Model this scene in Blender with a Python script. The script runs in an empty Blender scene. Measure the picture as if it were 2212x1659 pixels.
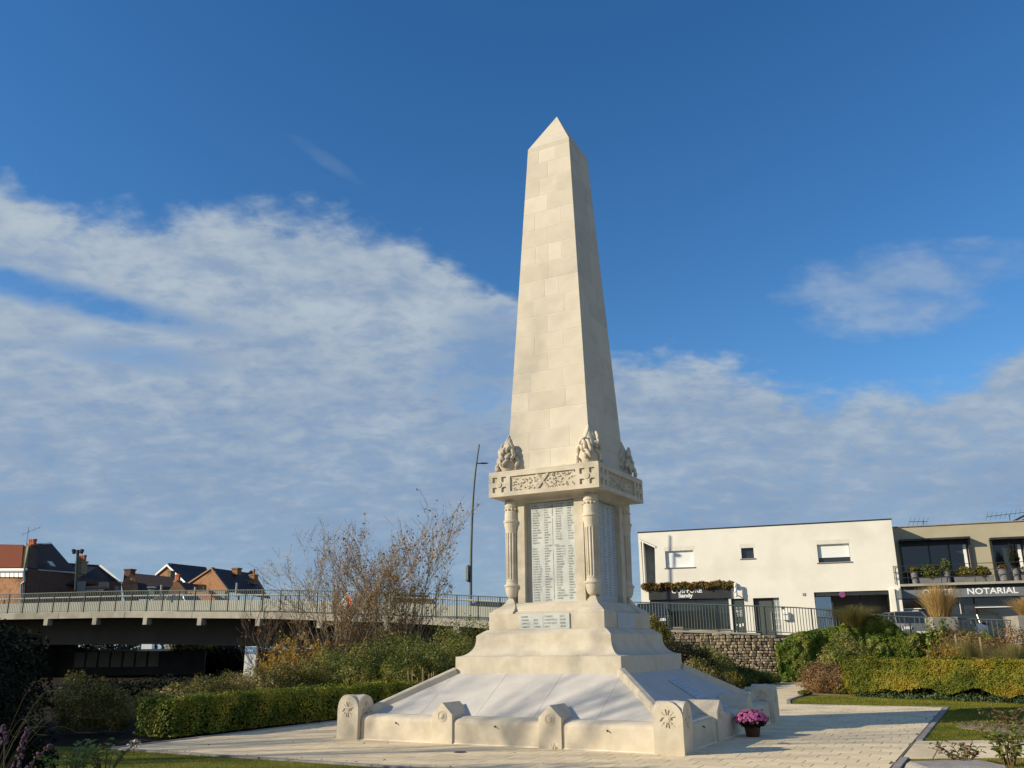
import bpy, bmesh, math, random
import numpy as np
from math import sin, cos, pi, radians, atan2, sqrt
from mathutils import Vector, Matrix, noise as mnoise
random.seed(7); rng = np.random.default_rng(7)
S = bpy.context.scene
COL = S.collection

# ------------------------------------------------------------------ camera, sky, sun
F_PX, PITCH, ROLL, EYE = 1886.42, 0.290810, -0.0112382, 1.6     # pixels of a 2212 x 1659 picture
cd = bpy.data.cameras.new('camera'); cam = bpy.data.objects.new('camera', cd); COL.objects.link(cam)
cd.sensor_width = 36; cd.lens = F_PX / 2212 * 36; cd.clip_start = .1; cd.clip_end = 5000
_r0 = Vector((1, 0, 0)); _u0 = Vector((0, -sin(PITCH), cos(PITCH))); _f = Vector((0, cos(PITCH), sin(PITCH)))
_r = cos(ROLL) * _r0 + sin(ROLL) * _u0; _u = -sin(ROLL) * _r0 + cos(ROLL) * _u0
_m = Matrix((_r, _u, -_f)).transposed().to_4x4(); _m.translation = (0, 0, EYE); cam.matrix_world = _m
S.camera = cam
S.view_settings.view_transform = 'Standard'; S.view_settings.look = 'None'
S.view_settings.exposure = .18; S.view_settings.gamma = 1
S.render.engine = 'CYCLES'

SUN_EL = radians(23.3); SUN_H = Vector((-.9666, -.2562, 0)).normalized()
SUN_DIR = (SUN_H * cos(SUN_EL) + Vector((0, 0, sin(SUN_EL))))
sl = bpy.data.lights.new('sun', 'SUN'); sun = bpy.data.objects.new('sun', sl); COL.objects.link(sun)
sl.energy = 4.9; sl.angle = radians(.53); sl.color = (1, .885, .68)
sun.rotation_euler = SUN_DIR.to_track_quat('Z', 'Y').to_euler()

W = bpy.data.worlds.new('World'); S.world = W; W.use_nodes = True
nt = W.node_tree; nt.nodes.clear(); N = nt.nodes; L = nt.links
def mth(op, a, b=None, c=None, clamp=False):
    n = N.new('ShaderNodeMath'); n.operation = op; n.use_clamp = clamp
    for i, v in enumerate((a, b, c)):
        if v is None: continue
        if isinstance(v, (int, float)): n.inputs[i].default_value = v
        else: L.new(v, n.inputs[i])
    return n.outputs[0]
tc = N.new('ShaderNodeTexCoord'); sp = N.new('ShaderNodeSeparateXYZ'); L.new(tc.outputs['Generated'], sp.inputs[0])
dx, dy, dz = sp.outputs
az = mth('ARCTAN2', dx, dy); el = mth('ARCSINE', dz)
sky = N.new('ShaderNodeTexSky'); sky.sky_type = 'NISHITA'; sky.sun_disc = False
sky.sun_elevation = SUN_EL; sky.sun_rotation = math.atan2(SUN_H.x, SUN_H.y)
sky.altitude = 50; sky.air_density = 1.0; sky.dust_density = .1; sky.ozone_density = 3.0
hs = N.new('ShaderNodeHueSaturation'); hs.inputs['Saturation'].default_value = 1.27; hs.inputs['Value'].default_value = 1.52; hs.inputs['Hue'].default_value = .504
L.new(sky.outputs[0], hs.inputs['Color'])
zz = mth('ADD', mth('MAXIMUM', dz, 0.0), .30)
cb = N.new('ShaderNodeCombineXYZ'); L.new(mth('DIVIDE', dx, zz), cb.inputs[0]); L.new(mth('DIVIDE', dy, zz), cb.inputs[1])
def noise_tex(scale, detail, rough, dist=0, off=(0, 0, 0), sc=(1, 1, 1)):
    mp = N.new('ShaderNodeMapping'); mp.inputs['Location'].default_value = off; mp.inputs['Scale'].default_value = sc
    L.new(cb.outputs[0], mp.inputs[0])
    n = N.new('ShaderNodeTexNoise'); n.inputs['Scale'].default_value = scale; n.inputs['Detail'].default_value = detail
    n.inputs['Roughness'].default_value = rough; n.inputs['Distortion'].default_value = dist
    L.new(mp.outputs[0], n.inputs['Vector']); return n.outputs[0]
nA = noise_tex(2.8, 7, .55, .3)
nB = noise_tex(12.0, 5, .5, .25, (3, 1, 0), (.9, 1.1, 1))
nC = noise_tex(27.0, 5, .6, .35, (5, 2, 0), (.9, 1.15, 1))
def ramp(fac, stops, interp='B_SPLINE'):
    r = N.new('ShaderNodeValToRGB'); r.color_ramp.interpolation = interp; L.new(fac, r.inputs[0])
    e = r.color_ramp.elements
    while len(e) < len(stops): e.new(.5)
    for i, (p, v) in enumerate(stops):
        e[i].position = p; e[i].color = (v, v, v, 1) if isinstance(v, (int, float)) else (*v, 1)
    return r.outputs[0]
u = mth('MULTIPLY_ADD', az, 1 / (2 * pi), .5)
elb = ramp(u, [(0, .70), (.15, .68), (.28, .56), (.36, .48), (.3942, .462), (.4076, .462), (.418, .437), (.430, .439), (.444, .476), (.4507, .484), (.4631, .478), (.4767, .466), (.4906, .428), (.5006, .396), (.5085, .356), (.5199, .322), (.5346, .322), (.5467, .292), (.5567, .262), (.5694, .258), (.5792, .246), (.585, .292), (.601, .32), (.66, .42), (.8, .62), (1, .70)])  # cloud edge raised outside the view, added for a more neutral ambient light
def sstep(v, a, b):
    n = N.new('ShaderNodeMapRange'); n.interpolation_type = 'SMOOTHSTEP'; n.clamp = True
    n.inputs[1].default_value = a; n.inputs[2].default_value = b; L.new(v, n.inputs[0]); return n.outputs[0]
dens = mth('ADD', mth('SUBTRACT', elb, el), mth('MULTIPLY', mth('SUBTRACT', nA, .5), .085))
dens = mth('ADD', dens, mth('MULTIPLY', mth('SUBTRACT', nB, .5), .075))
dens = mth('ADD', dens, mth('MULTIPLY', mth('SUBTRACT', nC, .5), .03))
d1 = sstep(dens, -.008, .034)
def ell(a0, e0, ra, re, tilt=0, amp=.9, soft=1.2):
    a = mth('SUBTRACT', az, a0); e = mth('SUBTRACT', el, e0)
    a2 = mth('ADD', mth('MULTIPLY', a, cos(tilt)), mth('MULTIPLY', e, sin(tilt)))
    e2 = mth('SUBTRACT', mth('MULTIPLY', e, cos(tilt)), mth('MULTIPLY', a, sin(tilt)))
    q = mth('ADD', mth('POWER', mth('ABSOLUTE', mth('DIVIDE', a2, ra)), 2.0), mth('POWER', mth('ABSOLUTE', mth('DIVIDE', e2, re)), 2.0))
    q = mth('SUBTRACT', 1, q)
    q = mth('ADD', q, mth('MULTIPLY', mth('SUBTRACT', nB, .5), amp * 2.2)); q = mth('ADD', q, mth('MULTIPLY', mth('SUBTRACT', nC, .5), amp))
    return sstep(q, 0, soft)
gap = mth('MAXIMUM', ell(-.50, .352, .20, .022, -.10, .9), mth('MULTIPLY', ell(-.42, .30, .10, .02, 0, 1.2), .55))
gap = mth('MAXIMUM', gap, mth('MULTIPLY', ell(-.03, .31, .09, .07, .5, 1.6), .6))
d1 = mth('MULTIPLY', d1, mth('SUBTRACT', 1, mth('MULTIPLY', gap, .95)))
# ripples open thin blue breaks inside the sheet
brk = sstep(mth('ADD', mth('MULTIPLY', nB, .45), mth('MULTIPLY', nC, .55)), .37, .55)
d1 = mth('MULTIPLY', d1, mth('MULTIPLY_ADD', brk, .17, .85))
patch = mth('MULTIPLY', mth('MAXIMUM', ell(.445, .368, .150, .040, -.04, .8, 1.2), ell(.430, .340, .115, .036, -.1, .8, 1.2)), .50)
wisp = mth('MULTIPLY', ell(-.235, .533, .060, .010, -.42, .8, 1.6), .13)
d = mth('MAXIMUM', mth('MAXIMUM', d1, patch), wisp)
d = mth('MULTIPLY', d, mth('MULTIPLY_ADD', sstep(el, .0, .16), .12, .84))
tone = mth('ADD', mth('ADD', mth('MULTIPLY', nB, .40), mth('MULTIPLY', nA, .38)), mth('MULTIPLY', nC, .22))
ccol = ramp(tone, [(.38, (.26, .335, .45)), (.50, (.32, .395, .485)), (.61, (.405, .47, .535))], 'LINEAR')
# the sheet dims towards the horizon
cl = N.new('ShaderNodeMix'); cl.data_type = 'RGBA'; cl.blend_type = 'MULTIPLY'; cl.inputs[0].default_value = 1
L.new(ccol, cl.inputs[6]); L.new(ramp(mth('MULTIPLY', el, 1 / .5), [(0, (.62, .75, .92)), (.3, (.74, .82, .93)), (.66, (.98, .99, 1)), (1, (1.0, 1.0, 1.0))], 'LINEAR'), cl.inputs[7])
SKY_K = .085
sm = N.new('ShaderNodeMix'); sm.data_type = 'RGBA'; sm.blend_type = 'MULTIPLY'; sm.inputs[0].default_value = 1
L.new(hs.outputs[0], sm.inputs[6]); sm.inputs[7].default_value = (1, 1, 1, 1)
cs = N.new('ShaderNodeMix'); cs.data_type = 'RGBA'; cs.blend_type = 'MULTIPLY'; cs.inputs[0].default_value = 1
L.new(cl.outputs[2], cs.inputs[6]); cs.inputs[7].default_value = (1 / SKY_K,) * 3 + (1,)
mx = N.new('ShaderNodeMix'); mx.data_type = 'RGBA'; L.new(d, mx.inputs[0]); L.new(sm.outputs[2], mx.inputs[6]); L.new(cs.outputs[2], mx.inputs[7])
bg = N.new('ShaderNodeBackground'); bg.inputs[1].default_value = SKY_K; L.new(mx.outputs[2], bg.inputs[0])
wo = N.new('ShaderNodeOutputWorld'); L.new(bg.outputs[0], wo.inputs[0])

# ------------------------------------------------------------------ helpers
def ray(x, y):
    a, b = x - 1106, y - 829.5; c, s = cos(ROLL), sin(ROLL)
    uu = a * c + b * s; vv = -a * s + b * c
    X = uu / F_PX; up = -vv / F_PX
    return Vector((X, cos(PITCH) - up * sin(PITCH), sin(PITCH) + up * cos(PITCH)))
def at(x, y, Y):
    """the real point at distance Y in front of the viewer that was measured at x, y in the photograph"""
    r = ray(x, y); return Vector((0, 0, EYE)) + r * (Y / r.y)
def gnd(x, y, z=0.):
    r = ray(x, y); return Vector((0, 0, EYE)) + r * ((z - EYE) / r.z)

class MB:
    def __init__(s): s.v = []; s.f = []
    def add(s, vs, fs):
        o = len(s.v); s.v += [tuple(v) for v in vs]; s.f += [tuple(i + o for i in f) for f in fs]; return s
    def box(s, x0, x1, y0, y1, z0, z1, M=None):
        vs = [Vector((x, y, z)) for z in (z0, z1) for y in (y0, y1) for x in (x0, x1)]
        if M is not None: vs = [M @ v for v in vs]
        return s.add(vs, [(0, 2, 3, 1), (4, 5, 7, 6), (0, 1, 5, 4), (2, 6, 7, 3), (0, 4, 6, 2), (1, 3, 7, 5)])
    def hexa(s, b, t):        # bottom ring, top ring (same count)
        n = len(b); return s.add(list(b) + list(t), [tuple(range(n - 1, -1, -1)), tuple(range(n, 2 * n))] + [(i, (i + 1) % n, n + (i + 1) % n, n + i) for i in range(n)])
    def tube(s, pts, rads, n=6, caps=True):
        pts = [Vector(p) for p in pts]; rings = []; o = len(s.v)
        if isinstance(rads, (int, float)): rads = [rads] * len(pts)
        ref = Vector((.3, .2, 1)).normalized()
        for i, p in enumerate(pts):
            t = (pts[min(i + 1, len(pts) - 1)] - pts[max(i - 1, 0)])
            t = t.normalized() if t.length > 1e-9 else Vector((0, 0, 1))
            if abs(t.dot(ref)) > .95: ref = Vector((1, .1, 0)).normalized()
            a = t.cross(ref).normalized(); b = t.cross(a)
            for k in range(n):
                q = 2 * pi * k / n; s.v.append(tuple(p + (a * cos(q) + b * sin(q)) * rads[i]))
        for i in range(len(pts) - 1):
            for k in range(n):
                s.f.append((o + i * n + k, o + i * n + (k + 1) % n, o + (i + 1) * n + (k + 1) % n, o + (i + 1) * n + k))
        if caps:
            s.f.append(tuple(o + k for k in range(n))[::-1]); s.f.append(tuple(o + (len(pts) - 1) * n + k for k in range(n)))
        return s
    def lathe(s, prof, n=24, c=(0, 0, 0), flute=None):
        o = len(s.v); c = Vector(c)
        for (r, z) in prof:
            for k in range(n):
                q = 2 * pi * k / n; rr = r * (flute(k, z) if flute else 1)
                s.v.append((c.x + rr * cos(q), c.y + rr * sin(q), c.z + z))
        for i in range(len(prof) - 1):
            for k in range(n): s.f.append((o + i * n + k, o + i * n + (k + 1) % n, o + (i + 1) * n + (k + 1) % n, o + (i + 1) * n + k))
        s.f.append(tuple(o + k for k in range(n))[::-1]); s.f.append(tuple(o + (len(prof) - 1) * n + k for k in range(n)))
        return s
    def poly(s, pts): o = len(s.v); s.v += [tuple(p) for p in pts]; s.f.append(tuple(range(o, o + len(pts)))); return s
    def slab(s, pts, n):      # polygon given thickness: extruded along vector n
        pts = [Vector(p) for p in pts]; n = Vector(n); return s.hexa(pts, [p + n for p in pts])
    def ball(s, c, r, n=8, m=5, sc=(1, 1, 1)):
        prof = [(max(.001, sin(pi * i / m)), -cos(pi * i / m)) for i in range(m + 1)]
        o = len(s.v); s.lathe(prof, n)
        for i in range(o, len(s.v)):
            x, y, z = s.v[i]; s.v[i] = (c[0] + x * r * sc[0], c[1] + y * r * sc[1], c[2] + z * r * sc[2])
        return s
    def mesh(s, name, mat, smooth=False):
        me = bpy.data.meshes.new(name); me.from_pydata(s.v, [], s.f); me.update()
        if mat: me.materials.append(mat)
        if smooth: me.polygons.foreach_set('use_smooth', [True] * len(me.polygons))
        return me
    def build(s, name, mat, parent=None, smooth=False, bevel=0, loc=None, fixn=True):
        me = s.mesh(name, mat, smooth)
        if bevel or fixn:
            bm = bmesh.new(); bm.from_mesh(me)
            bmesh.ops.recalc_face_normals(bm, faces=bm.faces)
            if bevel:
                es = [e for e in bm.edges if len(e.link_faces) == 2 and e.calc_face_angle(0) > .35]
                bmesh.ops.bevel(bm, geom=es, offset=bevel, segments=1, affect='EDGES', clamp_overlap=True)
            bm.to_mesh(me); bm.free()
        return link(name, me, parent, loc)
def link(name, me, parent=None, loc=None, rot=None, scale=None):
    o = bpy.data.objects.new(name, me); COL.objects.link(o)
    if parent: o.parent = parent
    if loc is not None: o.location = loc
    if rot is not None: o.rotation_euler = rot
    if scale is not None: o.scale = scale
    return o
def tag(o, label=None, cat=None, group=None, kind=None):
    if label: o['label'] = label
    if cat: o['category'] = cat
    if group: o['group'] = group
    if kind: o['kind'] = kind
    return o
def empty(name, loc, label=None, cat=None, group=None, rz=0):
    o = bpy.data.objects.new(name, None); COL.objects.link(o); o.location = loc; o.rotation_euler = (0, 0, rz); o.empty_display_size = .2
    return tag(o, label, cat, group)
def structure(name, mb, mat, **k):
    return tag(mb.build(name, mat, **k), kind='structure')
def copy_tree(o, parent=None):
    c = o.copy(); COL.objects.link(c); c.parent = parent
    for ch in list(o.children): copy_tree(ch, c)
    return c

def mat(name, col, col2=None, scale=4, rough=.85, bump=0, bscale=40, rnd=0, spec=.3, detail=5, metal=0, thr=(.35, .65), col3=None, s3=1.0, stretch=None, coord='Object', trans=0):
    m = bpy.data.materials.new(name); m.use_nodes = True; t = m.node_tree; n = t.nodes; l = t.links
    b = n['Principled BSDF']; b.inputs['Roughness'].default_value = rough; b.inputs['Specular IOR Level'].default_value = spec; b.inputs['Metallic'].default_value = metal
    b.inputs['Base Color'].default_value = (*col, 1)
    tcn = n.new('ShaderNodeTexCoord'); vec = tcn.outputs[coord]
    if stretch:
        mp = n.new('ShaderNodeMapping'); mp.inputs['Scale'].default_value = stretch; l.new(vec, mp.inputs[0]); vec = mp.outputs[0]
    out = None
    if col2:
        nz = n.new('ShaderNodeTexNoise'); nz.inputs['Scale'].default_value = scale; nz.inputs['Detail'].default_value = detail; nz.inputs['Roughness'].default_value = .6
        l.new(vec, nz.inputs['Vector'])
        r = n.new('ShaderNodeValToRGB'); l.new(nz.outputs[0], r.inputs[0]); e = r.color_ramp.elements
        e[0].position, e[1].position = thr; e[0].color = (*col, 1); e[1].color = (*col2, 1); out = r.outputs[0]
    if col3:
        nz = n.new('ShaderNodeTexNoise'); nz.inputs['Scale'].default_value = s3; nz.inputs['Detail'].default_value = 6; l.new(vec, nz.inputs['Vector'])
        r = n.new('ShaderNodeValToRGB'); l.new(nz.outputs[0], r.inputs[0]); e = r.color_ramp.elements; e[0].position, e[1].position = .5, .72
        mxn = n.new('ShaderNodeMix'); mxn.data_type = 'RGBA'; l.new(r.outputs[0], mxn.inputs[0])
        if out: l.new(out, mxn.inputs[6])
        else: mxn.inputs[6].default_value = (*col, 1)
        mxn.inputs[7].default_value = (*col3, 1); out = mxn.outputs[2]
    if rnd:
        oi = n.new('ShaderNodeObjectInfo'); mr = n.new('ShaderNodeMapRange'); l.new(oi.outputs['Random'], mr.inputs[0])
        mr.inputs[3].default_value = 1 - rnd; mr.inputs[4].default_value = 1 + rnd
        mxn = n.new('ShaderNodeMix'); mxn.data_type = 'RGBA'; mxn.blend_type = 'MULTIPLY'; mxn.inputs[0].default_value = 1
        if out: l.new(out, mxn.inputs[6])
        else: mxn.inputs[6].default_value = (*col, 1)
        cc = n.new('ShaderNodeCombineColor'); [l.new(mr.outputs[0], cc.inputs[i]) for i in range(3)]
        l.new(cc.outputs[0], mxn.inputs[7]); out = mxn.outputs[2]
    if out: l.new(out, b.inputs['Base Color'])
    if bump:
        nb = n.new('ShaderNodeTexNoise'); nb.inputs['Scale'].default_value = bscale; nb.inputs['Detail'].default_value = 4; l.new(vec, nb.inputs['Vector'])
        bn = n.new('ShaderNodeBump'); bn.inputs['Strength'].default_value = bump; bn.inputs['Distance'].default_value = .02; l.new(nb.outputs[0], bn.inputs['Height']); l.new(bn.outputs[0], b.inputs['Normal'])
    return m
def leafmat(name, cols, trans=.25, rough=.55, poss=None):
    """foliage: colour picked per leaf from the 'rnd' attribute"""
    m = bpy.data.materials.new(name); m.use_nodes = True; t = m.node_tree; n = t.nodes; l = t.links
    b = n['Principled BSDF']; b.inputs['Roughness'].default_value = rough; b.inputs['Specular IOR Level'].default_value = .25
    at_ = n.new('ShaderNodeAttribute'); at_.attribute_name = 'rnd'
    r = n.new('ShaderNodeValToRGB'); l.new(at_.outputs['Fac'], r.inputs[0]); e = r.color_ramp.elements
    while len(e) < len(cols): e.new(.5)
    for i, c in enumerate(cols): e[i].position = (poss[i] if poss else i / (len(cols) - 1)); e[i].color = (*c, 1)
    l.new(r.outputs[0], b.inputs['Base Color'])
    tr = n.new('ShaderNodeBsdfTranslucent'); l.new(r.outputs[0], tr.inputs[0])
    mxs = n.new('ShaderNodeMixShader'); mxs.inputs[0].default_value = trans
    l.new(b.outputs[0], mxs.inputs[1]); l.new(tr.outputs[0], mxs.inputs[2]); l.new(mxs.outputs[0], n['Material Output'].inputs[0])
    return m
def glassmat(name, col=(.02, .025, .03), rough=.05, metal=0.0, spec=.9):
    m = bpy.data.materials.new(name); m.use_nodes = True; b = m.node_tree.nodes['Principled BSDF']
    b.inputs['Base Color'].default_value = (*col, 1); b.inputs['Roughness'].default_value = rough; b.inputs['Specular IOR Level'].default_value = spec; b.inputs['Metallic'].default_value = metal
    return m
def npmesh(name, V, Fq, mat_, rnd=None, nper=4):
    """V (n,3) float array, Fq (m,nper) int array"""
    me = bpy.data.meshes.new(name); nv, nf = len(V), len(Fq)
    me.vertices.add(nv); me.vertices.foreach_set('co', np.asarray(V, np.float32).ravel())
    me.loops.add(nf * nper); me.loops.foreach_set('vertex_index', np.asarray(Fq, np.int32).ravel())
    me.polygons.add(nf); me.polygons.foreach_set('loop_start', np.arange(0, nf * nper, nper, dtype=np.int32)); me.polygons.foreach_set('loop_total', np.full(nf, nper, np.int32))
    if rnd is not None:
        a = me.attributes.new('rnd', 'FLOAT', 'FACE'); a.data.foreach_set('value', np.asarray(rnd, np.float32))
    me.materials.append(mat_); me.update(calc_edges=True); me.validate(); return me
def leaves(P, size, Nn=None, jitter=.9, aspect=.55, clump=None, var=.25):
    """one rhombic, slightly folded leaf at each point; returns V, F, rnd"""
    n = len(P); P = np.asarray(P)
    a = rng.normal(size=(n, 3)); a /= np.linalg.norm(a, axis=1)[:, None]
    if Nn is not None:
        b = np.asarray(Nn) + rng.normal(size=(n, 3)) * jitter
    else: b = rng.normal(size=(n, 3))
    b /= np.linalg.norm(b, axis=1)[:, None] + 1e-9
    a -= (a * b).sum(1)[:, None] * b; a /= np.linalg.norm(a, axis=1)[:, None] + 1e-9
    c = np.cross(a, b); s = size * rng.uniform(.6, 1.35, (n, 1))
    V = np.empty((n, 4, 3)); V[:, 0] = P - a * s; V[:, 1] = P - c * s * aspect + b * s * .15; V[:, 2] = P + a * s; V[:, 3] = P + c * s * aspect + b * s * .15
    Fq = np.arange(n * 4).reshape(n, 4)
    r = rng.uniform(0, 1, n) if clump is None else np.clip(clump + rng.normal(size=n) * var, 0, 1)
    return V.reshape(-1, 3), Fq, r
def fnoise(P, sc, seed=0.):
    return np.array([mnoise.noise(Vector((float(p[0]) * sc + seed, float(p[1]) * sc, float(p[2]) * sc - seed))) for p in P])
def foliage_blobs(name, blobs, n, size, mat_, parent=None, shell=.45, clumpsc=2.0, floor=None, rough=.28, jitter=.8, aspect=.55, up=.3, cvar=.22, coff=0.0):
    """leaves spread through the outer part of a set of ellipsoids, broken up by noise; blobs = (cx,cy,cz,rx,ry,rz)"""
    B = np.array(blobs, float); vol = (B[:, 3] * B[:, 4] * B[:, 5]) ** .7; k = rng.choice(len(B), n, p=vol / vol.sum())
    d = rng.normal(size=(n, 3)); d /= np.linalg.norm(d, axis=1)[:, None]
    rr = (1 - shell * rng.uniform(0, 1, n) ** 1.5)
    ns = np.array([mnoise.noise(Vector((float(q[0]) * 2.7 + kk * 3.1, float(q[1]) * 2.7, float(q[2]) * 2.7))) for q, kk in zip(d, k)])
    rr = rr * (1 + rough * ns * 1.6 + rng.normal(size=n) * rough * .16)
    P = B[k, :3] + d * rr[:, None] * B[k, 3:]
    if floor is not None: m = P[:, 2] > floor; P, d = P[m], d[m]
    Nn = d + np.array([0, 0, up]); cl = .5 + fnoise(P, clumpsc, 4.2) * .9 + coff
    V, Fq, r = leaves(P, size, Nn, jitter, aspect, cl, cvar)
    me = npmesh(name, V, Fq, mat_, r); return link(name, me, parent)

def from_curve(cu, name, mat_, parent=None, M=None):
    o = bpy.data.objects.new('tmp', cu); COL.objects.link(o)
    dg = bpy.context.evaluated_depsgraph_get(); me = bpy.data.meshes.new_from_object(o.evaluated_get(dg))
    bpy.data.objects.remove(o); me.name = name
    if M is not None: me.transform(M)
    me.materials.clear(); me.materials.append(mat_)
    return link(name, me, parent)
def plate(name, outline, holes, depth, mat_, parent, M):
    """flat plate with cut-outs: outline/holes in x,y; extruded +-depth/2; M places it"""
    cu = bpy.data.curves.new(name, 'CURVE'); cu.dimensions = '2D'; cu.fill_mode = 'BOTH'; cu.extrude = depth / 2
    for ring in [outline] + holes:
        s_ = cu.splines.new('POLY'); s_.points.add(len(ring) - 1); s_.use_cyclic_u = True
        for p, q in zip(s_.points, ring): p.co = (q[0], q[1], 0, 1)
    return from_curve(cu, name, mat_, parent, M)
def text_mesh(lines, name, mat_, parent, M, depth=.002, bold=0):
    """lines: (string, x, y, size, align, xscale)"""
    all_v = []; all_f = []
    mes = []
    for (st, x, y, sz, al, xs) in lines:
        cu = bpy.data.curves.new('t', 'FONT'); cu.body = st; cu.size = sz; cu.align_x = al; cu.extrude = depth; cu.resolution_u = 1 if not bold else 3; cu.offset = bold
        o = bpy.data.objects.new('t', cu); COL.objects.link(o); mes.append((o, x, y, xs))
    dg = bpy.context.evaluated_depsgraph_get(); bm = bmesh.new()
    for (o, x, y, xs) in mes:
        me = bpy.data.meshes.new_from_object(o.evaluated_get(dg)); me.transform(Matrix.Translation((x, y, 0)) @ Matrix.Diagonal((xs, 1, 1, 1))); bm.from_mesh(me); bpy.data.meshes.remove(me)
    for (o, *_r) in mes: bpy.data.objects.remove(o)
    me = bpy.data.meshes.new(name); bm.to_mesh(me); bm.free(); me.transform(M); me.materials.append(mat_)
    return link(name, me, parent)
def face_M(origin, xdir, up):
    """matrix taking plate x,y,z to xdir, up, outward normal"""
    x = Vector(xdir).normalized(); y = Vector(up).normalized(); z = x.cross(y)
    m = Matrix((x, y, z)).transposed().to_4x4(); m.translation = origin; return m
# ------------------------------------------------------------------ materials
STONE = mat('pale limestone', (.63, .565, .455), (.665, .60, .49), scale=4.5, rough=.9, bump=.2, bscale=60, rnd=.075, col3=(.60, .535, .425), s3=2.3, spec=.15)
STONE2 = mat('weathered limestone', (.585, .515, .40), (.655, .585, .465), scale=4.5, rough=.9, bump=.25, bscale=35, rnd=.04, col3=(.52, .455, .35), s3=2.6, spec=.15)
MORTAR = mat('lime mortar', (.78, .72, .60), (.70, .64, .52), scale=6, rough=.95, spec=.1)
SLABM = mat('smooth pale render', (.55, .52, .475), (.61, .58, .535), scale=2.2, rough=.8, bump=.06, bscale=50, spec=.2, col3=(.52, .50, .46), s3=1.3)
MARBLE = mat('grey white marble', (.50, .53, .50), (.57, .59, .555), scale=3, rough=.5, spec=.4)
MARBLE2 = mat('shade tinted marble', (.42, .47, .50), (.48, .53, .55), scale=3, rough=.5, spec=.4)  # darker, bluer copy for faces off the sun; shade in the colour
INK = mat('worn grey lettering paint', (.17, .17, .17), (.40, .40, .385), scale=9, rough=.8, thr=(.42, .66))
INK_DIM = mat('faint lettering paint', (.30, .33, .36), (.36, .40, .42), scale=9, rough=.8)
DARKM = mat('dark iron', (.03, .03, .028), rough=.7)

# ------------------------------------------------------------------ the war memorial
MC = Vector((1.1641, 18.4853, 0)); MRZ = -0.49136
def mw(x, y, z=0): return Matrix.Translation(MC) @ Matrix.Rotation(MRZ, 4, 'Z') @ Vector((x, y, z))
mon = empty('war_memorial', MC, 'tall pale stone obelisk war memorial with name plaques on a stepped square base', 'monument', rz=MRZ)
ROT4 = [Matrix.Rotation(pi / 2 * k, 4, 'Z') for k in range(4)]       # 0 lit front (-y), 1 right (+x), 2 back, 3 left
def ring(w, z): return [Vector((-w, -w, z)), Vector((w, -w, z)), Vector((w, w, z)), Vector((-w, w, z))]
def tier(name, levels, m, bevel=.006, parent=mon):
    mb = MB(); o = []
    for (w, z) in levels: mb.v += [tuple(v) for v in ring(w, z)]
    n = len(levels)
    for i in range(n - 1):
        for k in range(4): mb.f.append((4 * i + k, 4 * i + (k + 1) % 4, 4 * i + 4 + (k + 1) % 4, 4 * i + 4 + k))
    mb.f.append((3, 2, 1, 0)); mb.f.append(tuple(4 * (n - 1) + k for k in range(4)))
    return mb.build(name, m, parent, bevel=bevel)
# shaft: mortar core and ashlar stones course by course
ZB, ZT, WB_, WT_ = 5.047, 12.866, .952, .532
def wsh(z): return WB_ + (WT_ - WB_) * (z - ZB) / (ZT - ZB)
tier('mortar_core', [(WB_ - .0025, ZB), (WT_ - .0025, ZT - .01)], MORTAR, 0)
zc = ZB; crs = []
while zc < ZT - .05:
    z1 = min(zc + .432, ZT); z1 = ZT - .105 if 0 < ZT - .105 - zc < .55 and z1 > ZT - .2 else z1
    if z1 - zc < .02: z1 = ZT
    crs.append((zc, z1)); zc = z1
cuts = [[-.48, .05], [-.42, .52], [.02], [-.5, .48], [-.46, .46], [.0], [-.42, .44], [.02], [-.45, .5], [-.55, -.1, .4], [.03], [-.45, .0, .45], [.0], [-.5, .5], [.02], [-.4, .42], [.0], [-.45, .35], [.02]]
g = .006
for ci, (z0, z1) in enumerate(crs):
    rr = random.Random(ci); cx = [-1] + [c + rr.uniform(-.04, .04) for c in cuts[ci % len(cuts)]] + [1]
    top = ci == len(crs) - 1
    if top: cx = [-1, 1]
    ys = [-1, rr.choice([-.3, .1, .35]) if not top else 0., 1]
    for j in range(2):
        cj = cx if j == 0 else [-1] + [-c for c in cx[1:-1]][::-1] + [1]
        for i in range(len(cj) - 1):
            def crn(z, zs):
                w = wsh(z) + rr.uniform(0, .0015)
                x0 = cj[i] * w + (g if cj[i] > -1 else 0); x1 = cj[i + 1] * w - (g if cj[i + 1] < 1 else 0)
                y0 = ys[j] * w + (g if ys[j] > -1 else 0); y1 = ys[j + 1] * w - (g if ys[j + 1] < 1 else 0)
                return [Vector((x0, y0, zs)), Vector((x1, y0, zs)), Vector((x1, y1, zs)), Vector((x0, y1, zs))]
            b_ = MB().hexa(crn(z0, z0 + g), crn(z1, z1 - (g if not top else 0)))
            o = b_.build('stone', STONE, mon, bevel=.002)
ap = MB(); rg = ring(WT_ + .001, ZT); apx = Vector((0, 0, 13.91))
ap.add(rg + [apx], [(3, 2, 1, 0)] + [(k, (k + 1) % 4, 4) for k in range(4)]); ap.build('pyramid_cap', STONE, mon, bevel=.004)
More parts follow.
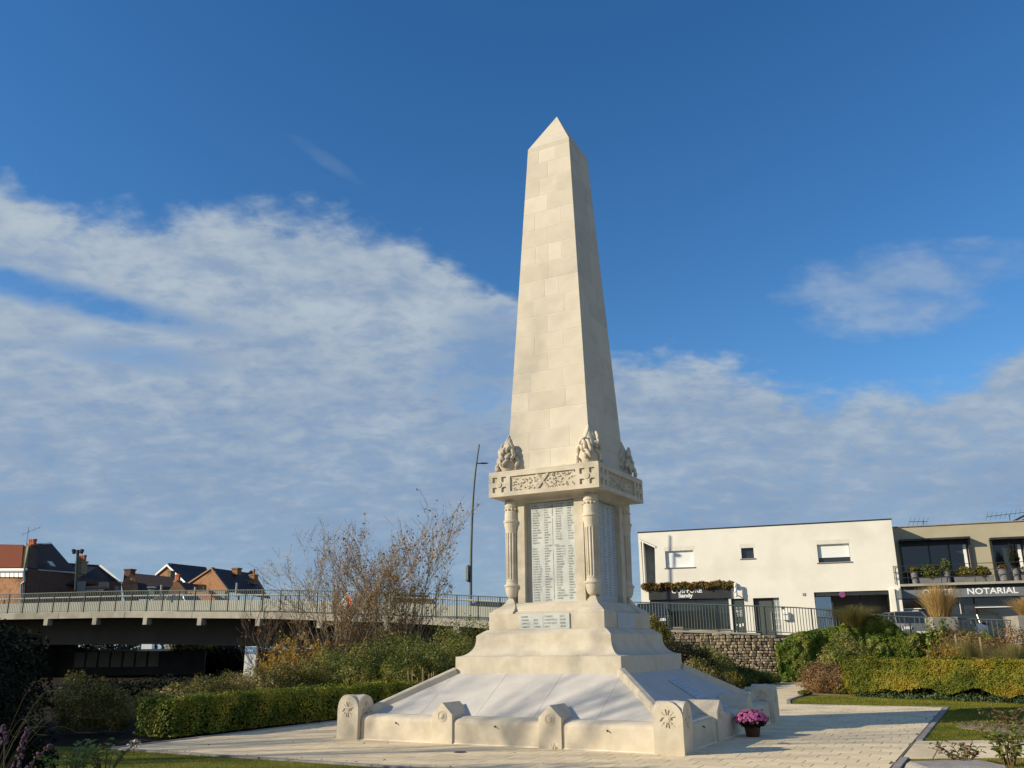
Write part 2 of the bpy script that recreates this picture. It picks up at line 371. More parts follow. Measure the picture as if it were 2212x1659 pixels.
# cornice block
CW = 1.235
tier('cornice_core', [(CW - .035, 4.53), (CW - .035, 5.03)], STONE2)
tier('cornice_lid', [(CW - .0, 5.0195), (CW - .004, 5.047)], STONE2, .004)
def arc(cx, cy, r, a0, a1, n): return [(cx + r * cos(a0 + (a1 - a0) * i / n), cy + r * sin(a0 + (a1 - a0) * i / n)) for i in range(n + 1)]
def cross_holes(cx, cy, s):
    H = []
    for (sx, sy) in ((1, 1), (-1, 1), (-1, -1), (1, -1)):
        a = .30 * s; b = s; c = .62 * s
        # curved quadrant pocket between the arms of the cross
        P = [(a, c), (a, b), (b, b), (b, a), (c, a)] + [(.55 * s * cos(q), .55 * s * sin(q)) for q in (radians(35), radians(55))]
        P = [(cx + sx * x, cy + sy * y) for x, y in P]
        H.append(P)
    return H
for k in range(4):
    M = ROT4[k] @ face_M(Vector((0, -CW + .0175, 4.775)), (1, 0, 0), (0, 0, 1))
    out = [(-CW if k % 2 == 0 else -CW + .035, -.245), (CW if k % 2 == 0 else CW - .035, -.245), (CW if k % 2 == 0 else CW - .035, .2445), (-CW if k % 2 == 0 else -CW + .035, .2445)]
    holes = [[(-.735, -.155), (.735, -.155), (.735, .155), (-.735, .155)]] + cross_holes(-.985, 0, .16) + cross_holes(.985, 0, .16)
    fp = plate('carved_frieze', out, holes, .035, STONE2, mon, M)
    rr = random.Random(k)
    for sx in (-.985, .985):
        rb = MB().lathe([(.062, 0), (.062, .012), (.05, .022), (.03, .02), (.012, .024)], 14)
        rb.v = [tuple(ROT4[k] @ (face_M(Vector((0, -CW, 4.775)), (1, 0, 0), (0, 0, 1)) @ Vector((v[0] + sx, v[1], v[2] - .002)))) for v in rb.v]
        rb.build('boss', STONE2, fp)
    # laurel relief: leaves and berries with a crossed ribbon
    rl = MB()
    Mf = ROT4[k] @ face_M(Vector((0, -CW + .034, 4.775)), (1, 0, 0), (0, 0, 1))
    for i in range(150):
        x = rr.uniform(-.71, .71); y = rr.uniform(-.135, .135)
        if abs(abs(x) - abs(y) * .8) < .05 and abs(x) < .14: continue
        if rr.random() < .35:
            o0 = len(rl.v); rl.ball((x, y, .012), .016, 6, 4)
        else:
            a = (0 if x > 0 else pi) + rr.uniform(-.9, .9); L_ = rr.uniform(.03, .05); w_ = L_ * .38
            ca, sa = cos(a), sin(a); h = rr.uniform(.012, .026)
            rl.add([(x - L_ * ca, y - L_ * sa, .0), (x + w_ * sa, y - w_ * ca, .004), (x + L_ * ca, y + L_ * sa, .004), (x - w_ * sa, y + w_ * ca, .004), (x, y, h)], [(0, 1, 4), (1, 2, 4), (2, 3, 4), (3, 0, 4)])
    for sg in (1, -1):
        for off in (-.022, 0, .022):
            o0 = len(rl.v); rl.box(-.2, .2, -.008, .008, 0, .026 + .002 * sg)
            a = sg * radians(52) if sg > 0 else pi - radians(52)
            for i in range(o0, len(rl.v)):
                x, y, z = rl.v[i]; y += off; x2 = x * cos(a) - y * sin(a); y2 = x * sin(a) + y * cos(a); rl.v[i] = (x2, max(-.15, min(.15, y2)), z)
    rl.v = [tuple(Mf @ Vector(v)) for v in rl.v]
    tag(rl.build('leaf_relief', STONE2, fp, fixn=False), kind='stuff')
# flame shaped acanthus finials on the four corners
for fi, (sx, sy) in enumerate(((1, -1), (-1, -1), (1, 1), (-1, 1))):
    rr = random.Random(60 + fi); mb = MB()
    mb.lathe([(.16, 0), (.18, .06), (.19, .16), (.18, .28), (.15, .40), (.11, .53), (.07, .64), (.04, .72), (.01, .78)], 16, flute=lambda k, z: 1 + .07 * sin(k * 2.9 + z * 21) + .05 * sin(k * 1.3 - z * 33))
    for i in range(40):
        a = rr.uniform(0, 2 * pi); z0 = rr.uniform(0, .46); L_ = rr.uniform(.16, .30); r0 = .225 * (1 - .55 * z0 / .6); tw = rr.uniform(-1.3, 1.3)
        P_ = []
        for t in np.linspace(0, 1, 8):
            rr2 = r0 + .075 * sin(pi * t) * (1 - .3 * t) + (.055 * max(0, t - .7) / .3); aa = a + tw * t * t * .8; zz_ = z0 + L_ * (t - (.35 * max(0, t - .72) / .28 * .55)); rr2 *= 1 - .30 * t
            P_.append(Vector((rr2 * cos(aa), rr2 * sin(aa), zz_)))
        mb.tube(P_, [.012, .026, .033, .034, .032, .028, .024, .012], 9)
    for i in range(5):
        a = rr.uniform(0, 2 * pi); P_ = [Vector((.10 * (1 - t) * cos(a + t), .10 * (1 - t) * sin(a + t), .48 + .33 * t)) for t in np.linspace(0, 1, 6)]; mb.tube(P_, [.03, .04, .038, .03, .02, .008], 7)
    for i in range(14):
        a = rr.uniform(0, 2 * pi); z0 = rr.uniform(.04, .5); r_ = .25 - .22 * z0; mb.ball((r_ * cos(a), r_ * sin(a), z0), rr.uniform(.022, .04), 7, 5)
    mb.v = [(v[0] * 1.1, v[1] * 1.1, v[2] * 1.03) for v in mb.v]; mb.build('acanthus_finial', STONE2, mon, smooth=True, loc=(sx * .915, sy * .915, 5.045))
# cove below the cornice
pr_ = [(.95, 4.42), (.965, 4.43), (.965, 4.447), (.985, 4.449)] + [(.985 + .135 * (1 - cos(q)), 4.449 + .0805 * sin(q)) for q in np.linspace(.2, pi / 2, 7)]
tier('cornice_cove', pr_, STONE2, 0)
# body with plaque recesses
body = MB()
for (xa, ya, e) in ((.74, .932, 0), (.932, .74, .001)): body.box(-xa + .0, xa, -ya + .07, ya - .07, 2.2 + e, 4.42 - e) if False else None
body.box(-.80, .80, -.80, .80, 2.2, 4.421); body.build('body_core', STONE2, mon)
for k in range(4):
    M = ROT4[k] @ face_M(Vector((0, -.866, 3.31)), (1, 0, 0), (0, 0, 1))
    plate('framed_panel', [(-.738, -1.10), (.738, -1.10), (.738, 1.109), (-.738, 1.109)], [[(-.575, -.90), (.545, -.90), (.545, 1.10), (-.575, 1.10)]], .132, STONE2, mon, M)
names_l = [('DUBAR', 'Louis'), ('ROUSSEL', 'Georges'), ('ROUZE', 'Paul'), ('SEINGIER', 'Louis'), ('SARRAZIN', 'Michel'), ('SELURIS', 'Fernand'), ('SEROUX', 'Paul'), ('SEMBDEN', 'Raymond'), ('TESTELIN', 'Louis'), ('THIBON', 'Louis'), ('TIBERGHIEN', 'Leon'), ('VANDENETIE', 'Henri'), ('VANAS', 'Edmond'), ('VANDEVELDE', 'Henri'), ('VASUT', 'Henri'), ('VEREMME', 'Emile')]
names_r = [('HOEDHGIES', 'Abraham'), ('VERKEYN', 'Fernand'), ('VERWAEN', 'Henri'), ('VERAEYN', 'Louis'), ('VERVISCH', 'Paul'), ('VIAENE', 'Arsene'), ('VIALNE', 'Jules'), ('VIALNE', 'Michel'), ('VIENNE', 'Edouard'), ('VIENNE', 'Henri'), ('VIENNE', 'Jules'), ('VILIEZ', 'Albert'), ('WATTE', 'Gustave'), ('WATTE', 'Gervais'), ('WYFFELS', 'Germain')]
civ_l = [('BILLET', 'Julien'), ('BLIECK', 'Germaine'), ('BRAMS', 'Victor'), ('BRANDT', 'Albert'), ('CARLIER', 'Julia'), ('DANESSE', 'Arthur'), ('DANESSE', 'Jules'), ('DELBECQUE', 'Joseph'), ('DELEBECQUE', 'Josephine'), ('DELEBECQUE', 'Eugene'), ('DEPOORTER', 'Cesar'), ('DESCAMPS', 'Maria'), ('DESCAMPS', 'Marie Therese'), ('DESCAMPS', 'Marthe'), ('DUTOUR', 'Jeanne'), ('EECKELOOT', 'Marcelle'), ('FAUVARQUE', 'Henri'), ('FLAMENT', 'Marie'), ('FORTRIE', 'Denise'), ('FORTRIE', 'Marie'), ('GALLOIS', 'Auguste')]
civ_r = [('HANQUART', 'Marie'), ('HASBROUCQ', 'Amand'), ('HASBROUCQ', 'Angele'), ('HASBROUCQ', 'Louise'), ('LAMBERT', 'Angelique'), ('LEBAINS', 'Marie'), ('LEMAHIEU', 'Jeanne'), ('LAMAHIEU', 'Marthe'), ('LEMAIRE', 'Emile'), ('LEPERS', 'Omer'), ('OLIVIER', 'Emile'), ('POLLET', 'Zulma'), ('ROGIER', 'Denise'), ('ROGIER', 'Marie'), ('ROGIER', 'Mireille'), ('ROUSE', 'Yvonnette'), ('SOIN', 'Georges'), ('TESTELIN', 'Joseph'), ('THILBAUT', 'Florence'), ('VANDECAPELLE', 'Emile'), ('VIENNE', 'Leon')]
def plaque_text():
    Lr = []; sz = .047; dz = .0505
    def blk(rows, x0, x1, y0):
        for i, (a, b) in enumerate(rows):
            Lr.append((a, x0, y0 - i * dz, sz, 'LEFT', .80 if len(a) < 9 else .72)); Lr.append((b.upper(), x1, y0 - i * dz, sz * .86, 'LEFT', .76 if len(b) < 9 else .58))
    blk(names_l, -.46, -.19, .92); blk(names_r, .065, .33, .925)
    Lr.append(('VICTIMES  CIVILES', -.02, .098, sz * .95, 'CENTER', .95))
    blk(civ_l, -.46, -.19, .045); blk(civ_r, .065, .33, .07)
    return Lr
for k in range(4):
    Mo = ROT4[k] @ face_M(Vector((0, 0, 0)), (1, 0, 0), (0, 0, 1))
    pq = MB().box(-.49, .542, -.826, -.80, 2.414, 4.395); pq.v = [tuple(ROT4[k] @ Vector(v)) for v in pq.v]
    po = pq.build('name_plaque', MARBLE if k == 0 else MARBLE2, mon, bevel=.003)
    Mt = ROT4[k] @ face_M(Vector((.02, -.827, 3.405)), (1, 0, 0), (0, 0, 1))
    if k == 0:
        text_mesh(plaque_text(), 'lettering', INK, po, Mt, .0015)
        ln = MB()
        ln.box(-.011, .003, .70, .975, -.001, .002); ln.box(-.065, .057, .885, .899, -.001, .003); ln.box(-.006, .001, .12, .66, -.001, .002); ln.box(-.004, .003, -.94, .03, -.001, .002)
        ln.v = [tuple(Mt @ Vector(v)) for v in ln.v]; ln.build('dividing_line', INK, po)
    elif k == 1:
        ln = MB(); rr = random.Random(3)
        for i in range(36):
            for x in (-.44, -.19, .06, .31):
                ln.box(x, x + rr.uniform(.10, .19), .90 - i * .0505, .928 - i * .0505, -.001, .0015)
        ln.v = [tuple(Mt @ Vector(v)) for v in ln.v]; ln.build('worn_lettering', INK_DIM, po)
# corner columns
BEAD = MB().ball((0, 0, 0), .026, 8, 5).mesh('bead', STONE2, True)
def flute(k, z): return 1.0
prof_b = [(.02, 2.505), (.07, 2.51), (.105, 2.54), (.128, 2.59), (.142, 2.65), (.148, 2.70), (.150, 2.725), (.168, 2.735), (.172, 2.75), (.168, 2.768), (.145, 2.775), (.132, 2.80), (.126, 2.825)]
prof_t = [(.138, 3.86), (.146, 3.91), (.158, 3.975), (.160, 4.01), (.174, 4.025), (.178, 4.045), (.172, 4.065), (.150, 4.072), (.148, 4.235), (.138, 4.24), (.138, 4.335), (.148, 4.34), (.149, 4.435), (.143, 4.452), (.12, 4.462)]
for (sx, sy) in ((1, -1), (-1, -1), (1, 1), (-1, 1)):
    c = Vector((sx * .885, sy * .885, 0))
    col_o = MB().lathe(prof_b, 24).build('column', STONE2, mon, smooth=False, loc=c); col_o['label'] = 'fluted engaged corner column'
    n = 14 * 6; sh = MB(); prof = [(.126, 2.826), (.1265, 2.86)] + [(.1265 + (.137 - .1265) * i / 6, 2.90 + (3.78 - 2.90) * i / 6) for i in range(7)] + [(.1375, 3.82), (.138, 3.859)]
    def fl(k, z, prof=prof):
        if z < 2.87 or z > 3.80: return 1
        q = (k % 6) / 6; return 1 - .16 * max(0, sin(pi * min(1, q / .72))) if q < .72 else 1
    sh.lathe(prof, n, flute=fl); sh.build('fluted_shaft', STONE2, col_o)
    MB().lathe(prof_t, 24).build('capital', STONE2, col_o)
    for i in range(12): q = 2 * pi * i / 12; link('bead', BEAD, col_o, (.14 * cos(q), .14 * sin(q), 4.288))
# weathered slope between body and dado block, with a concave spur under every column
tier('dado_slope', [(1.215, 2.195), (1.12, 2.24), (.97, 2.40)], STONE2, .004)
sp_lv = [(1.238, 2.190), (1.225, 2.228), (1.19, 2.245), (1.17, 2.275), (1.10, 2.315), (1.04, 2.36), (.99, 2.42), (.955, 2.49), (.92, 2.515)]
for (sx, sy) in ((1, -1), (-1, -1), (1, 1), (-1, 1)):
    mb = MB(); hw = [.27, .26, .245, .235, .19, .145, .10, .06, .02]
    ring_n = []
    for (w, z), h in zip(sp_lv, hw):
        a = Vector((sx * w, sy * w, z)); i0 = w - 2 * h if h > .05 else w - 2 * h
        ring_n.append([a, Vector((sx * i0, sy * w, z)), Vector((sx * i0, sy * i0, z)), Vector((sx * w, sy * i0, z))])
    for r in ring_n: mb.v += [tuple(v) for v in r]
    for i in range(len(ring_n) - 1):
        for q in range(4): mb.f.append((4 * i + q, 4 * i + (q + 1) % 4, 4 * i + 4 + (q + 1) % 4, 4 * i + 4 + q))
    mb.f.append((0, 1, 2, 3)); mb.f.append(tuple(4 * (len(ring_n) - 1) + q for q in range(4)))
    mb.build('column_spur', STONE2, mon)
# dado block with the small plaques
tier('dado_block', [(1.236, 1.893), (1.236, 2.192)], STONE2)
for k in (0, 1):
    pq = MB().box(-.535 if k == 0 else -.62, .53 if k == 0 else .3, -1.262, -1.237, 1.895, 2.178); pq.v = [tuple(ROT4[k] @ Vector(v)) for v in pq.v]
    po = pq.build('small_plaque', MARBLE if k == 0 else MARBLE2, mon, bevel=.002)
    if k == 0:
        Mt = face_M(Vector((0, -1.263, 2.035)), (1, 0, 0), (0, 0, 1)); T = []
        for i, (a, b, c, d_) in enumerate([('ADRIEN', '', 'CLARISSE', 'JEAN'), ('CADEAU', 'JEAN', 'DESREUMAUX', 'RENEE'), ('CAPPELLE', 'JULES', 'DUCROQUET', 'MARIE'), ('CLARISSE', 'GABRIEL', 'LEPLA', 'HENRI')]):
            y = .075 - i * .063
            for st, x in ((a, -.50), (b, -.23), (c, .0), (d_, .33)):
                if st: T.append((st, x, y, .05, 'LEFT', .86))
        text_mesh(T, 'lettering', INK, po, Mt, .0015)
        ln = MB().box(-.03, -.024, -.12, .105, -.001, .002); ln.v = [tuple(Mt @ Vector(v)) for v in ln.v]; ln.build('dividing_line', INK, po)
# bell shaped base
cv = [(1.262, 1.894), (1.30, 1.872), (1.385, 1.815), (1.421, 1.785), (1.424, 1.70)] + [(1.424 + .285 * (1 - cos(q)), 1.70 - .30 * sin(q)) for q in np.linspace(.12, pi / 2, 9)] + [(1.714, 1.398), (1.714, 1.05)]
tier('bell_base', cv[::-1], STONE2, 0)
# sloping apron of smooth slabs
zi, zo, wi, wo_ = 1.105, .425, 1.70, 2.90
for k in range(4):
    jl = [-1.715, -.57, .57, 1.715]
    def tri(w): return w
    segs = [(-9, jl[0]), (jl[0], jl[1]), (jl[1], jl[2]), (jl[2], jl[3]), (jl[3], 9)]
    for (a, b) in segs:
        g2 = .0018
        P = []
        if a < -5: P = [(-wi, -wi), (b - g2, -wi - .018), (b - g2, -wo_), (-wo_, -wo_)]
        elif b > 5: P = [(a + g2, -wi - .018), (wi, -wi), (wo_, -wo_), (a + g2, -wo_)]
        else: P = [(a + g2, -wi), (b - g2, -wi), (b - g2, -wo_), (a + g2, -wo_)]
        zf = lambda y: zo + (zi - zo) * (wo_ + y) / (wo_ - wi)
        top = [Vector((x, y, zf(y))) for x, y in P]; bot = [v - Vector((0, 0, .10)) for v in top]
        mb = MB().hexa([ROT4[k] @ v for v in bot], [ROT4[k] @ v for v in top]); mb.build('apron_slab', SLABM, mon, bevel=.0015)
tier('apron_bed', [(2.88, .02), (2.88, .415), (1.68, 1.09)], MORTAR, 0)
# small inclined tablet on the shaded apron
def rw(y): return zo + (zi - zo) * (wo_ - y) / (wo_ - wi)
# ribs on the hips
for (sx, sy) in ((1, -1), (-1, -1), (1, 1), (-1, 1)):
    a = Vector((sx * 1.715, sy * 1.715, zi + .045)); b = Vector((sx * 2.86, sy * 2.86, zo + .065)); d_ = (b - a).normalized(); sd = d_.cross(Vector((0, 0, 1))).normalized(); up = sd.cross(d_).normalized()
    if up.z < 0: up = -up
    prof = [(-.075, -.12), (-.075, .025), (-.05, .052), (.05, .052), (.075, .025), (.075, -.12)]
    mb = MB().hexa([a + sd * x + up * z for x, z in prof], [b + sd * x + up * z for x, z in prof]); mb.build('hip_rib', STONE2, mon, bevel=.004)
# low wall, posts and gabled buttresses
BX = 1.035
for k in range(4):
    edges = [(-2.80, -BX - .21), (-BX + .21, BX - .21), (BX + .21, 2.80)]
    for (a, b) in edges:
        pf = [(-3.20, -.02), (-3.20, .33), (-3.185, .375), (-3.15, .402), (-3.06, .428), (-2.90, .434), (-2.86, .43), (-2.86, -.02)]
        mb = MB().hexa([ROT4[k] @ Vector((a, y, z)) for y, z in pf], [ROT4[k] @ Vector((b, y, z)) for y, z in pf]); wl = mb.build('low_wall', STONE2, mon, bevel=.003)
        sp_ = MB(); xm = (a + b) / 2; sp_.tube([ROT4[k] @ Vector((xm, -3.16, .30)), ROT4[k] @ Vector((xm + .002, -3.225, .305)), ROT4[k] @ Vector((xm + .02, -3.235, .29))], .011, 6); sp_.build('weep_spout', DARKM, wl)
    for (a, b) in edges:
        q_ = MB().hexa([ROT4[k] @ Vector(v) for v in ((a, -3.222, -.01), (b, -3.222, -.01), (b, -3.19, -.01), (a, -3.19, -.01))], [ROT4[k] @ Vector(v) for v in ((a, -3.206, .016), (b, -3.206, .013), (b, -3.19, .018), (a, -3.19, .02))]); q_.build('mortar_fillet', MORTAR, mon)
    for sx in (-BX, BX):
        pf = [(-.205, -.02), (-.205, .47), (0, .66), (.205, .47), (.205, -.02)]
        mb = MB().hexa([ROT4[k] @ Vector((sx + x, -3.235, z)) for x, z in pf], [ROT4[k] @ Vector((sx + x, -2.66, z)) for x, z in pf]); bo = mb.build('gabled_buttress', STONE2, mon, bevel=.003)
        Mr = ROT4[k] @ face_M(Vector((sx, -3.236, .44)), (1, 0, 0), (0, 0, 1)); rr_ = MB()
        rr_.lathe([(.092, 0), (.092, .009), (.082, .011), (.074, .002), (.068, .002), (.066, .010), (.058, .010), (.052, .002), (.046, .014), (.032, .026), (.012, .032)], 20)
        rr_.v = [tuple(Mr @ Vector((v[0], v[1], v[2] - .002))) for v in rr_.v]; rr_.build('rosette', STONE2, bo)
PW = .235; PC = 3.05; SPR = .515
def arch(n=14): return [(-PW, -.02), (-PW, SPR)] + [(-PW * cos(pi * i / n), SPR + PW * sin(pi * i / n)) for i in range(1, n)] + [(PW, SPR), (PW, -.02)]
def warcross(s):
    H = []
    for q in range(4):
        ca, sa = cos(pi / 2 * q), sin(pi / 2 * q)
        for P in ([(-.30, .95), (-.15, .36), (-.02, .36), (-.06, .95)], [(.02, .36), (.15, .36), (.30, .95), (.06, .80)]) if q % 2 == 0 else ([(-.30, .95), (-.15, .36), (.15, .36), (.14, .62), (-.12, .82)],):
            H.append([(s * (x * ca - y * sa), s * (x * sa + y * ca)) for x, y in P])
        a2 = pi / 2 * q + pi / 4; ca, sa = cos(a2), sin(a2)
        P = [(-.025, .42), (.035, .42), (.02, 1.02), (-.02, 1.02)] if q in (0, 3) else [(-.03, .40), (.03, .40), (.03, .62), (.12, .62), (.12, .69), (.03, .69), (.02, 1.05), (-.02, 1.05), (-.03, .69), (-.12, .69), (-.12, .62), (-.03, .62)]
        H.append([(s * (x * ca - y * sa), s * (x * sa + y * ca)) for x, y in P])
    return H
for (sx, sy) in ((1, -1), (-1, -1), (1, 1), (-1, 1)):
    ctr = Vector((sx * PC, sy * PC, 0)); mb = MB(); A = arch()
    cl_ = lambda v_: max(-PW + .02, min(PW - .02, v_)); mb.hexa([Vector((cl_(x), -PW + .02, z)) for x, z in A], [Vector((cl_(x), PW - .02, z)) for x, z in A])
    mb.hexa([Vector((-PW + .0205, cl_(y) * .999, z + .0015)) for y, z in A], [Vector((PW - .0205, cl_(y) * .999, z + .0015)) for y, z in A])
    po = mb.build('corner_post', STONE2, mon, loc=ctr)
    for k in range(4):
        # an arched facing with the war cross cut through it
        Mk = ROT4[k] @ face_M(Vector((0, -PW + .0102, 0)), (1, 0, 0), (0, 0, 1)); e = 0.0 if k % 2 == 0 else .0205
        outl = [(max(-PW + e, min(PW - e, x)), z - (.0 if k % 2 == 0 else .001)) for x, z in A]
        H = [[(x, z + .505) for x, z in h] for h in warcross(.142)]
        plate('carved_face', outl, H, .02, STONE2, po, Mk)
        bs = MB().lathe([(.04, 0), (.038, .012), (.03, .013), (.026, .008), (.018, .014), (.005, .018)], 12); Mb = ROT4[k] @ face_M(Vector((0, -PW, .505)), (1, 0, 0), (0, 0, 1))
        bs.v = [tuple(Mb @ Vector((v[0], v[1], v[2] - .002))) for v in bs.v]; bs.build('cross_boss', STONE2, po)
# tablet lying on the shaded apron
p1, p2 = 1.70, 2.9
M1 = ROT4[1]; sdir = Vector((0, -(wo_ - wi), -(zi - zo))).normalized()
TA = Vector((.55, -2.06, rw(2.06))); 
def apt(x, y): return M1 @ Vector((x, y, rw(-y)))
tb = [apt(-.62, -2.08), apt(-.38, -1.98), apt(-.30, -2.52), apt(-.56, -2.60)]
tb = [Vector((2.013, -.125, rw(2.013))), Vector((2.002, .522, rw(2.002))), Vector((2.572, .45, rw(2.572))), Vector((2.607, -.20, rw(2.607)))]
nrm_ = Vector((zi - zo, 0, wo_ - wi)).normalized()
tbo = MB().hexa([p + nrm_ * .002 for p in tb], [p + nrm_ * .03 for p in tb]).build('tilted_tablet', MARBLE2, mon, bevel=.003)
tl = MB()
for i in range(7):
    for q in (.12, .32, .55, .74):
        a = tb[0].lerp(tb[3], (i + .7) / 8.2); b = tb[1].lerp(tb[2], (i + .7) / 8.2); a2 = tb[0].lerp(tb[3], (i + 1.0) / 8.2); b2 = tb[1].lerp(tb[2], (i + 1.0) / 8.2)
        w = random.uniform(.08, .14); P_ = [a.lerp(b, q), a.lerp(b, q + w), a2.lerp(b2, q + w), a2.lerp(b2, q)]
        tl.hexa([p + nrm_ * .0295 for p in P_], [p + nrm_ * .032 for p in P_])
tl.build('worn_lettering', INK_DIM, tbo)

# ------------------------------------------------------------------ ground, lawn, paving
SOIL = mat('dark garden soil', (.022, .018, .012), (.04, .032, .022), scale=6, rough=1, bump=.5, bscale=14, spec=.05)
LAWN = mat('lawn turf', (.12, .135, .018), (.19, .18, .03), scale=1.1, rough=1, bump=.4, bscale=60, spec=.05, col3=(.12, .105, .045), s3=.7)
PAVE = mat('cream concrete pavers', (.76, .615, .40), (.83, .69, .46), scale=3.5, rough=.95, bump=.15, bscale=80, rnd=.07, spec=.05, col3=(.60, .475, .31), s3=1.2)
JOINT = mat('sandy paver bed', (.20, .165, .12), (.30, .25, .18), scale=9, rough=1, spec=.05)
KERB = mat('grey concrete kerb', (.27, .245, .23), (.36, .33, .31), scale=8, rough=.95, bump=.2, bscale=30, spec=.1)
ASPH = mat('grey asphalt', (.06, .06, .062), (.09, .09, .09), scale=30, rough=.95, spec=.1)
structure('ground', MB().poly([(-900, -60, -.05), (900, -60, -.05), (900, 1400, -.05), (-900, 1400, -.05)]), SOIL)
lw = MB()
for P_ in ([mw(-9, -6.1), mw(-9, -13), mw(6.25, -13), mw(6.25, -6.1)],
           [mw(6.26, -13), mw(14, -18), (15, 13.4, 0), (5.50, 13.41, 0), mw(6.26, -2.5)],
           [mw(6.26, .2), (6.75, 15.68, 0), (16, 15.5, 0), (16, 25.6, 0), (12.6, 27.2, 0), (9.4, 29.4, 0), (7.85, 26.9, 0), mw(2.35, 8.82), mw(6.26, 8.82)]):
    lw.poly([Vector((p[0], p[1], -.012)) for p in P_])
structure('lawn', lw, LAWN)
plz = structure('plaza_paving', MB().poly([mw(-5.86, -6.0, -.008), mw(6.16, -6.0, -.008), mw(6.16, 8.72, -.008), mw(-5.86, 8.72, -.008)]), JOINT)
PXW, PYW = .42, .36
var = []
for i in range(5):
    r_ = random.Random(i); j = lambda: r_.uniform(-.0005, .0005)
    hx, hy = PXW / 2 - .007, PYW / 2 - .0004
    mb = MB().hexa([Vector((-hx, -hy, -.02)), Vector((hx, -hy, -.02)), Vector((hx, hy, -.02)), Vector((-hx, hy, -.02))], [Vector((-hx, -hy, j())), Vector((hx, -hy, j())), Vector((hx, hy, j())), Vector((-hx, hy, j()))])
    me = mb.mesh('paver', PAVE); bm = bmesh.new(); bm.from_mesh(me); bmesh.ops.bevel(bm, geom=[e for e in bm.edges if all(v.co.z > -.01 for v in e.verts)], offset=.0012, segments=1, affect='EDGES'); bm.to_mesh(me); bm.free(); var.append(me)
cells = []
for r in range(int(14.7 / PYW) + 1):
    y = -5.98 + PYW / 2 + r * PYW
    if y > 8.6: continue
    off = (.31 + .175 * (-r)) % PXW
    x = -5.84 + PXW / 2 - PXW + off
    while x < 6.14 + PXW / 2:
        x0, x1 = max(-5.84, x - PXW / 2), min(6.14, x + PXW / 2)
        if x1 - x0 > .06 and not (max(abs(x0), abs(x1)) < 3.1 and abs(y) < 3.0):
            cells.append((x0, x1, y))
        x += PXW
dist = lambda c: (mw((c[0] + c[1]) / 2, c[2]) - Vector((0, 0, 0))).length
def infr(c):
    p = mw((c[0] + c[1]) / 2, c[2]); d_ = Vector((p.x, p.y, -EYE)); fz = d_.dot(_f); return d_.dot(_u) / fz > -.46 and abs(d_.dot(_r) / fz) < .6
cells.sort(key=lambda c: (not infr(c), dist(c)))
ri = Matrix.Rotation(MRZ, 4, 'Z'); rest = MB(); nind = 0
for c in cells:
    p = mw((c[0] + c[1]) / 2, c[2], random.uniform(-.0005, .0005)); full = abs(c[1] - c[0] - PXW) < .001
    if nind < 298 and full:
        o = link('paver', var[nind % 5], plz, p, (random.uniform(-.001, .001), random.uniform(-.001, .001), MRZ + pi * (nind % 2))); nind += 1
    else:
        M_ = Matrix.Translation(p) @ ri; hx = (c[1] - c[0]) / 2 - .006; rest.box(-hx, hx, -PYW / 2 + .0004, PYW / 2 - .0004, -.02, .0, M_)
tag(rest.build('more_pavers', PAVE, plz), kind='stuff')
kb = structure('kerb', MB(), KERB) if False else None
kr = MB()
def kline(a, b, n_, w=.10, h=.012):
    a, b = Vector(a), Vector(b); d_ = (b - a).normalized(); s_ = Vector((-d_.y, d_.x, 0)) * w
    for i in range(n_):
        p = a.lerp(b, i / n_) + d_ * .004; q = a.lerp(b, (i + 1) / n_) - d_ * .004
        yield p, q, s_, h
kroot = structure('kerb', MB().hexa([mw(6.17, -6.1, -.04), mw(6.19, -6.1, -.04), mw(6.19, 8.8, -.04), mw(6.17, 8.8, -.04)], [mw(6.17, -6.1, -.02), mw(6.19, -6.1, -.02), mw(6.19, 8.8, -.02), mw(6.17, 8.8, -.02)]), KERB)
for (a, b, n_) in ((mw(6.27, -6.1), mw(6.27, -2.3), 4), (mw(6.27, .28), mw(6.27, 8.8), 9), (mw(6.16, 8.73), mw(2.3, 8.73), 4), (mw(-5.97, -6.1), mw(6.27, -6.1), 12), (mw(-5.97, 8.8), mw(-5.97, -6.1), 15)):
    for p, q, s_, h in kline(a, b, n_):
        if b == mw(6.27, -6.1): pass
        MB().hexa([p + Vector((0, 0, -.05)), q + Vector((0, 0, -.05)), q + s_ + Vector((0, 0, -.05)), p + s_ + Vector((0, 0, -.05))], [p + Vector((0, 0, h)), q + Vector((0, 0, h)), q + s_ + Vector((0, 0, h)), p + s_ + Vector((0, 0, h))]).build('kerb_stone', KERB, kroot, bevel=.004)
# side path of big slabs
sp0 = structure('side_path', MB().poly([(5.46, 13.42, -.01), (16, 13.30, -.01), (16, 15.64, -.01), (6.66, 15.70, -.01)]), JOINT)
x = 6.58
for i in range(15):
    xa = x + .525 * i; a0, a1 = (mw(6.27, -2.15), mw(6.27, .22)) if i == 0 else (Vector((xa - .525 - .62, 13.44, 0)), Vector((xa - .525 + .50, 15.64, 0)))
    if i == 0: a0, a1 = Vector((5.475, 13.44, 0)), Vector((6.655, 15.66, 0))
    elif i == 1: a0, a1 = Vector((5.93, 13.44, 0)), Vector((7.10, 15.65, 0))
    else: a0, a1 = Vector((5.93 + .47 * (i - 1), 13.44, 0)), Vector((7.10 + .50 * (i - 1), 15.65, 0))
    b0, b1 = Vector((5.93 + .47 * i, 13.44, 0)), Vector((7.10 + .50 * i, 15.65, 0))
    g3 = Vector((.008, 0, 0)); P_ = [a0 + g3, b0 - g3, b1 - g3, a1 + g3]
    MB().hexa([p + Vector((0, 0, -.03)) for p in P_], [p + Vector((0, 0, .002)) for p in P_]).build('path_slab', PAVE, sp0, bevel=.003)
